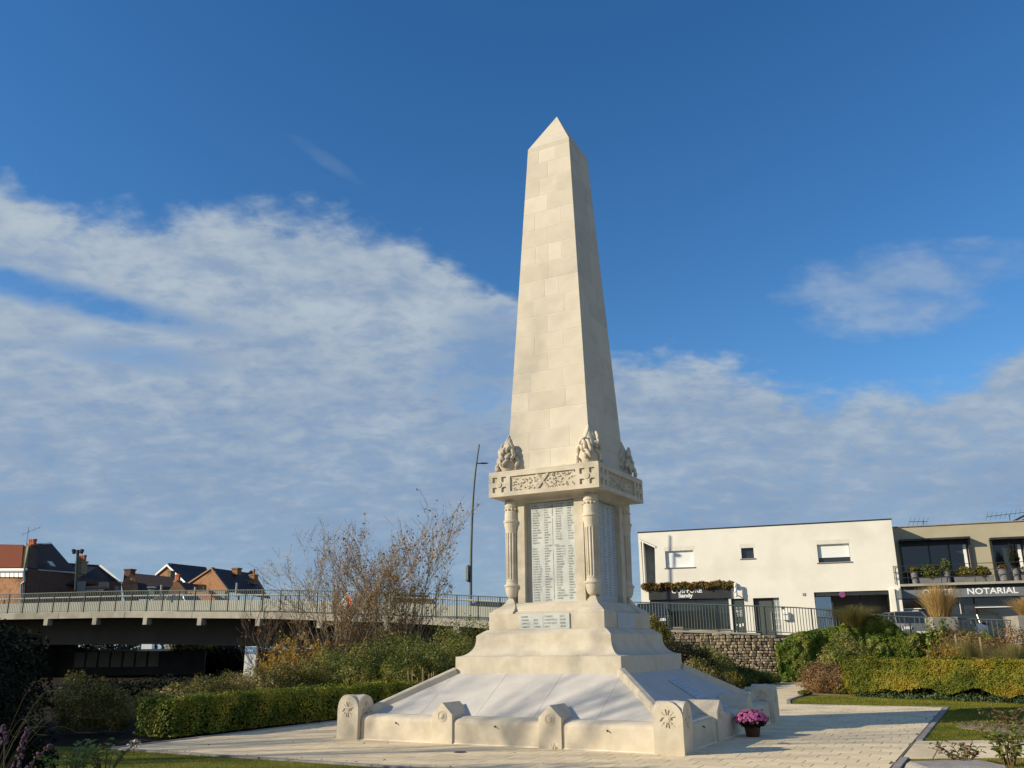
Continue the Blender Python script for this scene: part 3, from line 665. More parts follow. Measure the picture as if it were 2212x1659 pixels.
# paving that runs on behind the memorial towards the wall
bp = structure('rear_path', MB().poly([(7.44, 25.48, -.004), (7.85, 26.9, -.004), (9.4, 30.1, -.004), (11.0, 34.8, -.004), (12.6, 38.5, -.004), (5, 38.7, -.004), (5.0, 33, -.004), (3, 27, -.004), tuple(mw(-2, 8.72, -.004)), tuple(mw(2.3, 8.72, -.004))]), PAVE)
for k_, (a, b, n_) in enumerate((((7.44, 25.48, 0), (7.85, 26.9, 0), 2), ((7.85, 26.9, 0), (9.4, 30.1, 0), 3), ((9.4, 30.1, 0), (11.0, 34.8, 0), 4))):
    for p, q, s_, h in kline(b, a, n_):
        MB().hexa([p + Vector((0, 0, -.05)), q + Vector((0, 0, -.05)), q + s_ + Vector((0, 0, -.05)), p + s_ + Vector((0, 0, -.05))], [p + Vector((0, 0, h)), q + Vector((0, 0, h)), q + s_ + Vector((0, 0, h)), p + s_ + Vector((0, 0, h))]).build('kerb_stone', KERB, bp)
# covers set in the paving
for (x_, y_, lb) in ((-.88, 14.80, 'dark round drain cover in the pavers in front of the low wall'), (4.42, 15.55, 'small pale drain cover in the pavers beside the stepped shadow')):
    e = empty('drain_cover', (x_, y_, 0), lb, 'drain cover')
    MB().lathe([(.10, .001), (.105, .004), (.10, .005)], 16).build('rim', KERB if x_ > 0 else DARKM, e); MB().lathe([(.085, .003), (.085, .0062)], 16).build('lid', DARKM if x_ < 0 else KERB, e)

# grass blades
GRASS = leafmat('grass blades', [(.12, .16, .014), (.20, .22, .022), (.28, .25, .035), (.34, .28, .07)], trans=.35)
def inpoly(P, poly):
    x, y = P[:, 0], P[:, 1]; c = np.zeros(len(P), bool); n = len(poly)
    for i in range(n):
        x0, y0 = poly[i][0], poly[i][1]; x1, y1 = poly[(i + 1) % n][0], poly[(i + 1) % n][1]
        m = ((y0 > y) != (y1 > y)) & (x < (x1 - x0) * (y - y0) / (y1 - y0 + 1e-12) + x0); c ^= m
    return c
def blades(poly, n, h, w=.0035, z0=-.012, lean=.5, matx=GRASS, name='grass_blades', coff=0.):
    xs = [p[0] for p in poly]; ys = [p[1] for p in poly]
    P = np.stack([rng.uniform(min(xs), max(xs), n * 2), rng.uniform(min(ys), max(ys), n * 2), np.full(n * 2, z0)], 1); P = P[inpoly(P, poly)][:n]; n = len(P)
    a = rng.uniform(0, 2 * pi, n); hh = h * rng.uniform(.4, 1.3, n); dv = rng.normal(size=(n, 2)) * lean
    V = np.empty((n, 3, 3)); wv = np.stack([np.cos(a) * w, np.sin(a) * w, np.zeros(n)], 1)
    V[:, 0] = P - wv; V[:, 1] = P + wv; V[:, 2] = P + np.stack([dv[:, 0] * hh, dv[:, 1] * hh, hh], 1)
    cl = .42 + fnoise(P, .8, 2) * .7 + fnoise(P, 3.1, 5) * .5 + coff
    return V.reshape(-1, 3), np.arange(n * 3).reshape(n, 3), np.clip(cl + rng.normal(size=n) * .16, 0, 1)
def blade_obj(polys, name, label=None, **k):
    Vs, Fs, Rs, o = [], [], [], 0
    for (poly, n, h, w) in polys:
        V, Fq, R_ = blades(poly, n, h, w, **k); Vs.append(V); Fs.append(Fq + o); Rs.append(R_); o += len(V)
    ob = link(name, npmesh(name, np.concatenate(Vs), np.concatenate(Fs), GRASS, np.concatenate(Rs), 3)); return tag(ob, label, 'grass', kind='stuff')
blade_obj([([mw(-6.9, -6.12)[:2], mw(-9, -13)[:2], mw(4.5, -13)[:2], mw(4.5, -6.12)[:2]], 70000, .030, .0035),
           ([mw(6.29, -5.2)[:2], (13, 12.4), (13, 13.4), (5.85, 13.4)], 26000, .03, .0035),
           ([mw(6.29, .30)[:2], (6.98, 15.72), (13, 15.55), (14.5, 20), (14.5, 24.4), (11.2, 23.2), mw(6.29, 8.8)[:2]], 60000, .028, .0045),
           ([mw(6.2, 8.85)[:2], mw(2.4, 8.85)[:2], (8.3, 27.2), (9.7, 29.3), (12.6, 27.1), (15.5, 25.4), (15.5, 24.4)], 30000, .028, .006)], 'grass_blades', 'short mown grass growing on the lawns round the plaza')

# ------------------------------------------------------------------ the raised road, railings, bridge
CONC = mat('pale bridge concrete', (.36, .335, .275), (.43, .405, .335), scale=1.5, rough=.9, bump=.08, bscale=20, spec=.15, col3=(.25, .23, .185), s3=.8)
CONCD = mat('shade darkened concrete', (.07, .065, .058), (.11, .10, .09), scale=.8, rough=.95, spec=.1)  # dark copy of the bridge concrete, shade under the deck in its colour
STEEL = mat('grey green painted steel', (.10, .125, .105), (.15, .175, .15), scale=20, rough=.6, spec=.4)
STEELD = mat('dark green painted steel', (.022, .038, .032), rough=.5, spec=.4)
RL = [(-36.0, 55.8, 4.93), (-30.9, 54.0, 4.91), (-22.47, 51.5, 4.87), (-12.78, 47.5, 4.59), (-4.48, 44.5, 4.16), (-1.98, 43.5, 3.94), (5.72, 40.3, 3.41), (10.13, 39.6, 3.19), (13.25, 39.5, 3.05), (15.7, 39.2, 2.68), (18.71, 38.5, 2.53), (20.82, 38.0, 2.40), (30, 36.5, 2.2)]
RLx = np.array([p[0] for p in RL])
def _ev(x, arr, s=1.2):
    xs = np.linspace(x - s, x + s, 9); return float(np.mean(np.interp(xs, RLx, arr)))
def rly(x): return _ev(x, [p[1] for p in RL])
def rlz(x): return _ev(x, [p[2] for p in RL]) - 1.21       # deck level at the rail
RH = 1.18
def offs(x, d_):
    t = Vector((1, (rly(x + .3) - rly(x - .3)) / .6, 0)).normalized(); return Vector((x, rly(x), 0)) + Vector((-t.y, t.x, 0)) * d_
def railing(name, label, x0, x1, post_dx, nb, cat='railing', bar_w=.011, root_c=None):
    e = empty(name, (x0, rly(x0), rlz(x0)), label, cat, group=None)
    iM = Matrix.Translation(-Vector(e.location))
    def P(x, h, d_=0): p = offs(x, d_); p.z = rlz(x) + h; return iM @ p
    xs = np.linspace(x0, x1, max(6, int((x1 - x0) / .8)))
    MB().tube([P(x, RH) for x in xs], .026, 8).build('handrail', STEEL, e, smooth=True)
    MB().tube([P(x, .10) for x in xs], .017, 6).build('bottom_rail', STEEL, e, smooth=True)
    bar = MB().box(-bar_w, bar_w, -bar_w, bar_w, 0, RH - .13).mesh('baluster', STEEL); post = MB().box(-.022, .022, -.035, .035, -.06, RH - .02).mesh('post', STEELD)
    npn = int(round((x1 - x0) / post_dx)); cnt = 0
    for i in range(npn + 1):
        x = x0 + (x1 - x0) * i / npn; ang = atan2(rly(x + .1) - rly(x - .1), .2)
        link('post', post, e, P(x, 0), (0, 0, ang))
        if i < npn:
            for k in range(nb):
                xx = x + (x1 - x0) / npn * (k + 1) / (nb + 1)
                if cnt < 300: link('baluster', bar, e, P(xx, .11), (0, 0, ang))
                cnt += 1
    return e
railing('bridge_railing', 'long grey green steel railing along the edge of the bridge deck', -33.5, 4.6, 1.06, 8)
railing('wall_railing', 'grey steel railing above the stone filled gabion wall', 4.9, 15.0, 2.02, 15, bar_w=.013)
railing('garden_railing', 'steel railing between the two concrete planters in front of the office', 15.2, 24.0, 1.9, 8, bar_w=.013)
# road and footway
rd = MB(); xs = np.linspace(-36, 30, 60)
for a, b in zip(xs[:-1], xs[1:]):
    P_ = []
    for x, d_ in ((a, -.12), (b, -.12), (b, 11 if b < 4 else 16), (a, 11 if b < 4 else 16)):
        p = offs(x, d_); p.z = rlz(x) - (.0 if d_ < 1 else (.05 if x < 6 else .05)); P_.append(p)
    rd.hexa([p - Vector((0, 0, .3)) for p in P_], P_)
structure('road', rd, ASPH)
# bridge: edge beam, brackets, girder, soffit, pier
br = empty('road_bridge', (-20, 50, 2), 'long pale concrete road bridge on a dark girder crossing on the left', 'bridge')
def brp(mb, name, m, bevel=0):
    mb.v = [(v[0] + 20, v[1] - 50, v[2] - 2) for v in mb.v]; return mb.build(name, m, br, bevel=bevel)
nseg = 9; bx = np.linspace(-35.5, 4.8, nseg + 1)
for i in range(nseg):
    sub = np.linspace(bx[i] + .015, bx[i + 1] - .015, 7); lo, hi = [], []
    mb = MB()
    for a, b in zip(sub[:-1], sub[1:]):
        q = []
        for x, d_ in ((a, -.16), (b, -.16), (b, .1), (a, .1)): p = offs(x, d_); p.z = rlz(x); q.append(p)
        mb.hexa([p + Vector((0, 0, -.30)) for p in q], [p + Vector((0, 0, .045)) for p in q])
    brp(mb, 'edge_beam', CONC)
for V_x in (201, 390, 592.5, 811, 1041, 1289 - 1.0 - 85):
    pass
for Vx, Y_ in ((107, 53.0), (211, 52.0), (321, 50.8), (439, 49.4), (563, 47.8), (695.5, 46.5), (838, 45.3), (990, 43.8)):
    x = at(Vx, 1340, Y_).x; p = offs(x, -.1); z = rlz(x)
    mb = MB().box(-.15, .15, -.14, .25, z - .68, z - .30, Matrix.Translation((p.x, p.y, 0)) @ Matrix.Rotation(atan2(rly(x + .1) - rly(x - .1), .2), 4, 'Z')); brp(mb, 'bracket', CONC, .01)
gd = MB(); so = MB()
for a, b in zip(xs[:-1], xs[1:]):
    if b > 5.5: continue
    q = []
    for x, d_ in ((a, 2.6), (b, 2.6), (b, 3.2), (a, 3.2)): p = offs(x, d_); p.z = rlz(x); q.append(p)
    gd.hexa([p + Vector((0, 0, -1.75)) for p in q], [p + Vector((0, 0, -.28)) for p in q])
    q = []
    for x, d_ in ((a, 3.2), (b, 3.2), (b, 11), (a, 11)): p = offs(x, d_); p.z = rlz(x); q.append(p)
    so.hexa([p + Vector((0, 0, -1.70)) for p in q], [p + Vector((0, 0, -.31)) for p in q])
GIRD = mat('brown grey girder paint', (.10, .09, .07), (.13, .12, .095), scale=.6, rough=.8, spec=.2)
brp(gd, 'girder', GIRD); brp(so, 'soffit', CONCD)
for xx in (-11.0, -34.0):
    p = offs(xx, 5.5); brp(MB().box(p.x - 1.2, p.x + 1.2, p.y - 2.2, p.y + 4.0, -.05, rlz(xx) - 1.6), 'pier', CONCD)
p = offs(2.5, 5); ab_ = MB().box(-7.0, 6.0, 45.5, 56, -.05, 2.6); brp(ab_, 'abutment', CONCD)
# solid parapet between footway and carriageway, with a pale guard rail on top
bt = empty('crash_barrier', (-15, 50, 4), 'low pale solid barrier with a white top bar between footway and roadway', 'barrier')
pn, tr_ = MB(), MB()
PALE = mat('pale painted metal', (.37, .375, .315), (.43, .43, .365), scale=2, rough=.6, spec=.3)
bxs = np.linspace(-34, 4.6, 27)
for a, b in zip(bxs[:-1], bxs[1:]):
    q = []
    for x, d_ in ((a + .01, 1.6), (b - .01, 1.6), (b - .01, 1.75), (a + .01, 1.75)): p = offs(x, d_); p.z = rlz(x); q.append(p - Vector((-15, 50, 4)))
    MB().hexa([p + Vector((0, 0, -.04)) for p in q], [p + Vector((0, 0, .72)) for p in q]).build('barrier_panel', PALE, bt)
    p = q[0]; MB().box(-.03, .03, -.04, .04, .7, .97, Matrix.Translation(p + Vector((.05, .08, 0)))).build('barrier_post', STEELD, bt)
tr_.tube([offs(x, 1.68) + Vector((0, 0, rlz(x) + 1.0)) - Vector((-15, 50, 4)) for x in np.linspace(-34, 4.6, 40)], .05, 8).build('top_bar', PALE, bt, smooth=True)
# gabion wall
GST = [mat('gabion stone', (.27, .215, .145), (.42, .345, .24), scale=9, rough=.95, bump=.3, bscale=30, rnd=.38, spec=.1), ]
gb = empty('gabion_wall', (10, 39, 0), 'rough grey brown stone filled gabion wall below the steel railing', 'wall')
def gpos(x, z, d_=-.55): p = offs(x, d_); return Vector((p.x - 10, p.y - 39, z))
cap = MB(); bk = MB()
for a, b in zip(np.linspace(2, 28, 27)[:-1], np.linspace(2, 28, 27)[1:]):
    q = [gpos(a, 0, -.46), gpos(b, 0, -.46), gpos(b, 0, 1.2), gpos(a, 0, 1.2)]
    bk.hexa([p + Vector((0, 0, -.05)) for p in q], [p + Vector((0, 0, min(rlz(a), rlz(b)) - .08)) for p in q])
bk.build('wall_core', mat('dark gabion fill', (.07, .058, .042), (.13, .11, .08), scale=12, rough=1, spec=.05), gb)
cq = MB()
for a, b in zip(np.linspace(4.8, 10.6, 9)[:-1], np.linspace(4.8, 10.6, 9)[1:]):
    q = [gpos(a, rlz(a), -.50), gpos(b, rlz(b), -.50), gpos(b, rlz(b), .15), gpos(a, rlz(a), .15)]
    cq.hexa([p + Vector((0, 0, -.05)) for p in q], [p + Vector((0, 0, .03)) for p in q])
cq.build('coping', CONC, gb)
stv = []
for i in range(7):
    r_ = random.Random(40 + i); mb = MB().box(-.5, .5, -.5, .5, -.5, .5); mb.v = [(v[0] * r_.uniform(.72, 1.05), v[1] * r_.uniform(.7, 1), v[2] * r_.uniform(.65, 1.05)) for v in mb.v]
    me = mb.mesh('stone', GST[0]); bm = bmesh.new(); bm.from_mesh(me); bmesh.ops.bevel(bm, geom=bm.edges[:], offset=.10, segments=1, affect='EDGES'); bmesh.ops.recalc_face_normals(bm, faces=bm.faces); bm.to_mesh(me); bm.free(); stv.append(me)
cand = []
z = .03
rr = random.Random(5); row = 0
while z < 2.1:
    h = rr.uniform(.085, .135); x = 5.2
    while x < 16.5:
        w = rr.uniform(.12, .32)
        if z + h < rlz(x) - .03: cand.append((x + w / 2, z + h / 2, w, h))
        x += w + .004
    z += h + .004
cand.sort(key=lambda c: (abs(c[0] - 9.7) > 1.9, -c[1] if c[0] else 0))
nst = 0; rest = MB()
for (x, z, w, h) in cand:
    p = gpos(x, z, -.50 - rr.uniform(0, .09)); rot = (rr.uniform(-.15, .15), rr.uniform(-.10, .10), rr.uniform(-.25, .25))
    me = stv[rr.randrange(7)]
    if nst < 299: link('stone', me, gb, p, rot, (w * rr.uniform(.96, 1.06), .16, h * rr.uniform(.92, 1.16))); nst += 1
    else:
        from mathutils import Euler
        M_ = Matrix.Translation(p) @ Euler(rot).to_matrix().to_4x4() @ Matrix.Diagonal((w * 1.02, .16, h * 1.04, 1))
        rest.add([M_ @ v.co for v in me.vertices], [tuple(pp.vertices) for pp in me.polygons])
tag(rest.build('more_stones', mat('gabion stone mass', (.19, .155, .11), (.42, .35, .255), scale=7.5, rough=.95, spec=.1, detail=2, bump=.3, bscale=30), gb), kind='stuff')
wm = MB()
for x in np.arange(5.5, 15, 1.0):
    wm.tube([gpos(x, .0, -.62), gpos(x, rlz(x) - .05, -.62)], .008, 4)
wm.build('basket_wire', STEEL, gb)

# ------------------------------------------------------------------ white building and office
FA = Vector((6.99, 49.5, 0)); FR = radians(-19.958)
RENDER = mat('cream white render', (.82, .785, .685), (.86, .825, .725), scale=1.2, rough=.9, bump=.06, bscale=90, spec=.1, col3=(.74, .705, .61), s3=.5)
RENDER2 = mat('olive beige render', (.41, .365, .255), (.45, .405, .29), scale=1.2, rough=.9, spec=.1, bump=.04, bscale=90)
WHITE = mat('white painted metal', (.88, .88, .85), rough=.45, spec=.4)
CHAR = mat('charcoal sheet metal', (.028, .03, .033), (.04, .043, .046), scale=3, rough=.45, spec=.4)
GREYM = mat('mid grey sheet metal', (.15, .165, .175), (.19, .205, .21), scale=2, rough=.45, spec=.4)
GLASS = glassmat('dark window glass', (.025, .03, .032), .04)
GLASSB = glassmat('sky reflecting glass', (.30, .36, .42), .03, metal=.9)
DOORG = mat('grey green door paint', (.085, .095, .09), rough=.5, spec=.4)
GL = 1.62
wb = empty('white_building', FA, 'two storey cream white flat roofed building with a dark hairdresser shop front', 'building', rz=FR)
def fM(y): return face_M(Vector((0, y, 0)), (1, 0, 0), (0, 0, 1))
holes = [[(.13, 7.16), (.90, 6.77), (.84, 4.72), (.15, 4.72)],
         [(1.46, 5.60), (3.0, 5.60), (3.0, 6.50), (1.46, 6.50)], [(5.56, 5.93), (6.21, 5.93), (6.21, 6.48), (5.56, 6.48)], [(9.44, 5.56), (11.01, 5.56), (11.01, 6.48), (9.44, 6.48)],
         [(.47, 2.28), (4.70, 2.28), (4.70, 3.90), (.47, 3.90)], [(4.82, GL + .001), (5.50, GL + .001), (5.50, 3.85), (4.82, 3.85)], [(5.96, GL + .001), (7.28, GL + .001), (7.28, 3.85), (5.96, 3.85)],
         [(9.04, GL + .001), (12.62, GL + .001), (12.62, 4.06), (9.04, 4.06)]]
plate('front_wall', [(0, GL), (13.18, GL), (13.18, 7.57), (0, 7.57)], holes, .30, RENDER, wb, fM(.15))
MB().box(0, .25, .302, 9, GL, 7.57).build('side_wall', RENDER, wb); MB().box(12.93, 13.18, .302, 9, GL, 7.57).build('side_wall', RENDER, wb); MB().box(.252, 12.928, 8.75, 9, GL, 7.57).build('back_wall', RENDER, wb)
MB().box(.252, 12.928, .302, 8.748, 7.30, 7.50).build('roof', CHAR, wb)
MB().box(-.03, 13.21, -.03, .30, 7.575, 7.635).box(-.03, .26, .302, 9.03, 7.575, 7.635).box(12.92, 13.21, .302, 9.03, 7.575, 7.635).build('coping', CHAR, wb, bevel=.006)
MB().box(.252, 12.928, .302, 8.7, 4.32, 4.45).build('upper_floor', CONCD, wb)
MB().box(.3, 8.95, .9, 1.1, GL, 4.31).build('inner_wall', CONCD, wb)
# corner recess with white frame
rc = MB().box(.132, .86, .56, .60, 4.70, 7.2).build('recess_back', GREYM, wb)
MB().box(.20, .27, -.03, .12, 4.74, 7.08).build('mullion', WHITE, rc)
MB().hexa([Vector((.10, -.05, 7.13)), Vector((.94, -.05, 6.70)), Vector((.94, .1, 6.70)), Vector((.10, .1, 7.13))], [Vector((.10, -.05, 7.21)), Vector((.94, -.05, 6.79)), Vector((.94, .1, 6.79)), Vector((.10, .1, 7.21))]).build('sloping_trim', WHITE, rc)
MB().hexa([Vector((.08, -.06, 7.215)), Vector((.96, -.06, 6.795)), Vector((.96, .1, 6.795)), Vector((.08, .1, 7.215))], [Vector((.08, -.06, 7.235)), Vector((.96, -.06, 6.815)), Vector((.96, .1, 6.815)), Vector((.08, .1, 7.235))]).build('trim_flashing', CHAR, rc)
# windows
def window(x0, x1, z0, z1, shut, parent, depth=.16, sill=True):
    w = MB().box(x0, x1, depth, depth + .05, z0, z0 + .05).box(x0, x1, depth, depth + .05, z1 - .05, z1).box(x0, x0 + .05, depth, depth + .05, z0 + .05, z1 - .05).box(x1 - .05, x1, depth, depth + .05, z0 + .05, z1 - .05).build('window', CHAR, parent)
    MB().box(x0 + .05, x1 - .05, depth + .02, depth + .035, z0 + .05, z1 - .05).build('pane', GLASS, w)
    if shut > 0:
        zs = z1 - (z1 - z0) * shut; sh = MB(); n_ = int((z1 - zs) / .055)
        for i in range(n_): sh.box(x0 + .02, x1 - .02, depth - .03, depth - .012, zs + i * (z1 - zs) / n_ + .003, zs + (i + 1) * (z1 - zs) / n_)
        sh.build('roller_shutter', WHITE, w)
    if sill: MB().box(x0 - .09, x1 + .06, -.05, depth, z0 - .055, z0 - .004).build('sill', KERB, w, bevel=.004)
STAIN = mat('greyish wall stain', (.70, .67, .60), (.79, .755, .66), scale=3, rough=.9, spec=.1)
for (a_, b_, c_, d_) in ((1.40, 3.08, 6.502, 6.72), (5.50, 6.28, 6.482, 6.70), (9.38, 11.08, 6.482, 6.70)): MB().box(a_, b_, -.0022, -.001, c_, d_).build('lintel_patch', STAIN, wb)
window(1.46, 3.0, 5.60, 6.50, .985, wb); window(5.56, 6.21, 5.93, 6.48, 0, wb); window(9.44, 11.01, 5.56, 6.48, .74, wb)
# hairdresser front
sf = MB().box(.44, 4.86, -.09, -.003, 3.90, 4.46).build('shop_fascia', CHAR, wb, bevel=.005)
fmx = fM(-.0915)
text_mesh([('COIFFURE', 1.70, 4.225, .34, 'LEFT', 1.07), ('Sandy', 2.07, 3.99, .29, 'LEFT', 1.12)], 'lettering', WHITE, sf, fmx, .012, bold=.009)
ww = MB()
for a, b in ((.47, .53), (1.50, 1.56), (2.9, 2.96), (4.64, 4.70)): ww.box(a, b, .10, .16, 2.28, 3.90)
ww.box(.53, 4.64, .102, .158, 3.84, 3.90).box(.53, 4.64, .102, .158, 2.28, 2.34).box(.53, 4.64, .104, .156, 3.52, 3.56); wn = ww.build('shop_window', CHAR, wb)
MB().box(.5, 4.67, .125, .14, 2.3, 3.88).build('pane', GLASS, wn)
MB().box(.40, 4.74, -.05, .16, 2.20, 2.275).build('shop_sill', CONC, wb)
MB().box(.47, 4.70, -.02, -.003, GL + .1, 2.195).build('stall_riser', RENDER, wb)
dr = MB().box(4.84, 4.91, .10, .16, GL, 3.84).box(5.42, 5.49, .10, .16, GL, 3.84).box(4.91, 5.42, .10, .16, 3.76, 3.84).box(4.91, 5.42, .10, .16, GL, GL + .12).build('glass_door', CHAR, wb)
MB().box(4.9, 5.43, .122, .138, GL + .1, 3.78).build('pane', glassmat('greenish door glass', (.05, .07, .05), .06), dr)
MB().tube([(4.98, .06, 2.05), (4.98, .06, 3.2)], .016, 8).build('handle', WHITE, dr)
hr = MB()
for i, z in enumerate((3.36, 3.24, 3.18, 3.12, 3.06, 3.00, 2.94)):
    for x, w_ in ((5.03, .09 + .03 * ((i * 7) % 3)), (5.22, .10 + .02 * (i % 2))): hr.box(x, x + w_, .112, .120, z, z + .028)
hr.build('opening_hours_lines', WHITE, dr)
MB().box(5.0, 5.06, .11, .12, 2.46, 2.56).box(5.12, 5.22, .11, .12, 2.40, 2.56).box(5.28, 5.36, .11, .12, 2.44, 2.58).build('stickers', WHITE, dr)
dd = MB().box(5.98, 6.06, .18, .24, GL, 3.84).box(6.90, 6.97, .18, .24, GL, 3.84).box(6.06, 6.90, .18, .24, 3.74, 3.84).build('entrance_door', CHAR, wb)
MB().box(6.065, 6.895, .195, .23, GL + .02, 3.735).build('door_leaf', DOORG, dd)
MB().tube([(6.80, .15, 2.2), (6.80, .15, 3.15)], .016, 8).build('handle', WHITE, dd)
sdl = MB().box(6.975, 7.27, .20, .22, GL, 3.84).build('side_light', mat('frosted glass', (.30, .34, .33), rough=.35, spec=.6), dd)
gr_ = MB()
for z in np.arange(1.9, 3.8, .3): gr_.box(6.976, 7.27, .188, .199, z, z + .02)
gr_.box(7.11, 7.13, .187, .199, GL, 3.84); gr_.build('glazing_bars', WHITE, dd)
mbx = empty('mailbox', Vector((0, 0, 0)), 'white wall mounted mailbox to the right of the grey entrance door', 'mailbox')
mbx.matrix_world = Matrix.Translation(FA) @ Matrix.Rotation(FR, 4, 'Z') @ Matrix.Translation((7.55, -.12, 2.9))
MB().box(-.16, .16, -.05, .118, -.2, .2).build('mailbox_case', WHITE, mbx, bevel=.01); MB().box(-.12, .12, -.06, -.051, .06, .09).build('slot', CHAR, mbx)
MB().box(7.38, 7.46, -.03, -.002, 3.26, 3.38).build('doorbell', CHAR, wb)
MB().box(8.48, 8.62, -.03, -.002, 3.90, 4.04).build('air_vent', KERB, wb)
# carport
cp = MB().box(9.04, 12.62, 2.9, 3.0, GL, 4.31).build('carport_wall', GREYM, wb)
MB().box(8.96, 9.03, .31, 3.0, GL, 4.31).box(12.63, 12.70, .31, 3.0, GL, 4.31).build('carport_side', RENDER, wb)
MB().box(9.04, 12.62, .06, .30, 3.86, 4.055).build('carport_shadow_strip', CHAR, wb)  # dark strip standing for the shadow under the carport soffit
MB().box(9.06, 9.83, .5, .54, GL, 3.86).build('carport_pane', GLASSB, wb)
MB().box(9.84, 9.92, .46, .56, GL, 3.86).box(11.2, 11.28, .5, .6, GL, 3.86).build('carport_post', CHAR, wb)
MB().box(12.64, 12.90, -.10, -.003, GL, 4.12).build('drain_column', RENDER, wb, bevel=.01)
ns = empty('no_parking_sign', (0, 0, 0), 'round blue and red no parking sign at the top of the carport opening', 'sign')
ns.matrix_world = Matrix.Translation(FA) @ Matrix.Rotation(FR, 4, 'Z') @ Matrix.Translation((10.41, .03, 3.92)) @ Matrix.Rotation(pi / 2, 4, 'X')
RED = mat('sign red', (.55, .05, .03), rough=.5); BLUE = mat('sign blue', (.04, .10, .42), rough=.5)
MB().lathe([(.15, -.01), (.15, .004)], 24).build('sign_rim', RED, ns); MB().lathe([(.115, .004), (.115, .008)], 24).build('sign_disc', BLUE, ns)
MB().box(-.115, .115, -.014, .014, .008, .011, Matrix.Rotation(-pi / 4, 4, 'Z')).build('diagonal_bar', RED, ns)
# barber pole
bpn = empty('barber_pole', (0, 0, 0), 'white barber pole with red and blue stripes on the wall beside the shop sign', 'barber pole')
bpn.matrix_world = Matrix.Translation(FA) @ Matrix.Rotation(FR, 4, 'Z') @ Matrix.Translation((5.14, -.30, 3.92))
MB().lathe([(.05, .06), (.075, .10), (.075, .62), (.05, .66)], 14).build('pole_tube', WHITE, bpn)
for cc, ph in ((RED, 0), (BLUE, pi)):
    st = MB(); pts = [(.077 * cos(ph + t * 5), .077 * sin(ph + t * 5), .14 + t * .44) for t in np.linspace(0, 1, 20)]; st.tube(pts, .014, 5); st.build('stripe', cc, bpn)
MB().lathe([(.02, .0), (.07, .03), (.08, .06), (.06, .08)], 12).lathe([(.06, .64), (.08, .67), (.06, .72), (.01, .75)], 12).build('pole_cap', WHITE, bpn)
MB().box(-.02, .02, .05, .30, .55, .60).box(-.02, .02, .05, .30, .10, .14).build('bracket', CHAR, bpn)

# office building
ob = empty('office_building', FA, 'olive beige office building with a balcony over dark shop windows', 'building', rz=FR)
OY = 2.2
oh = [[(13.62, 4.36), (16.80, 4.36), (16.80, 6.62), (13.62, 6.62)], [(17.9, 4.36), (19.3, 4.36), (19.3, 6.50), (17.9, 6.50)], [(20.6, 4.36), (22.0, 4.36), (22.0, 6.5), (20.6, 6.5)]]
plate('front_wall', [(13.19, 4.20), (24, 4.20), (24, 7.40), (13.19, 7.40)], oh, .30, RENDER2, ob, fM(OY + .15))
MB().box(13.19, 13.4, OY + .302, 9, GL, 7.40).build('side_wall', RENDER2, ob); MB().box(23.8, 24, OY + .302, 9, GL, 7.40).build('side_wall', RENDER2, ob); MB().box(13.4, 23.8, 8.8, 9, GL, 7.40).build('back_wall', RENDER2, ob)
MB().box(13.402, 23.798, OY + .302, 8.798, 7.2, 7.36).build('roof', CHAR, ob)
MB().box(13.17, 24.03, OY - .06, 9.03, 7.405, 7.46).build('roof_edge', KERB, ob, bevel=.005)
for (x0, x1, z1, nmul) in ((13.62, 16.80, 6.62, (14.95, 15.9)), (17.9, 19.3, 6.50, (18.95,)), (20.6, 22.0, 6.5, (21.3,))):
    f = MB().box(x0 - .10, x1 + .10, OY - .55, OY + .12, z1, z1 + .10).box(x0 - .10, x0 - .0, OY - .14, OY + .12, 4.36, z1 - .002).box(x1, x1 + .10, OY - .14, OY + .12, 4.36, z1 - .002)
    for m_ in nmul: f.box(m_ - .035, m_ + .035, OY + .16, OY + .24, 4.36, z1)
    f.box(x0, x1, OY + .14, OY + .26, z1 - .22, z1 - .002)
    fw = f.build('window', CHAR, ob); MB().box(x0, x1, OY + .19, OY + .205, 4.36, z1 - .22).build('pane', GLASS, fw)
    MB().box(x1 - .24, x1 - .10, OY + .10, OY + .18, 4.9, z1 - .24).build('white_jamb', WHITE, fw)
MB().box(13.19, 24, -.12, OY + .1, 4.21, 4.33).build('balcony_slab', CONC, ob, bevel=.006)
MB().box(13.19, 24, .10, .30, 4.04, 4.205).build('painted_shadow_gap', CHAR, ob)  # charcoal strip gives the gap its shadow by colour
xx = 12.90
fpn = []
while xx < 23.5:
    o = MB().box(xx, xx + .98, -.06, -.0, 3.62, 4.03).build('fascia_panel', GREYM, ob, bevel=.004); fpn.append(o); xx += .99
text_mesh([('OFFICE', 14.15, 3.755, .40, 'LEFT', 1.06)], 'fascia_lettering', WHITE, ob, fM(-.062), .01, bold=.006)
text_mesh([('NOTARIAL', 16.14, 3.755, .40, 'LEFT', 1.14)], 'fascia_lettering', WHITE, ob, fM(-.062), .01, bold=.006)
sb = MB().hexa([Vector((13.06, -.35, 3.66)), Vector((13.62, -.62, 3.60)), Vector((13.45, -.62, 3.38)), Vector((13.20, -.35, 3.50))], [Vector((13.06, -.35, 4.08)), Vector((13.62, -.62, 3.82)), Vector((13.62, -.55, 3.82)), Vector((13.10, -.28, 4.08))]) if False else MB().box(13.09, 13.17, -.80, -.07, 3.62, 4.10)
sbo = sb.build('projecting_sign', GREYM, ob, bevel=.01); MB().tube([(13.13, -.44, 3.86), (13.13, -.439, 3.86)], .001, 3)
gsh = MB()
gsh.box(13.0, 23.8, .45, .50, GL, 3.60)
so_ = gsh.build('shop_window', GLASS, ob)
fr_ = MB()
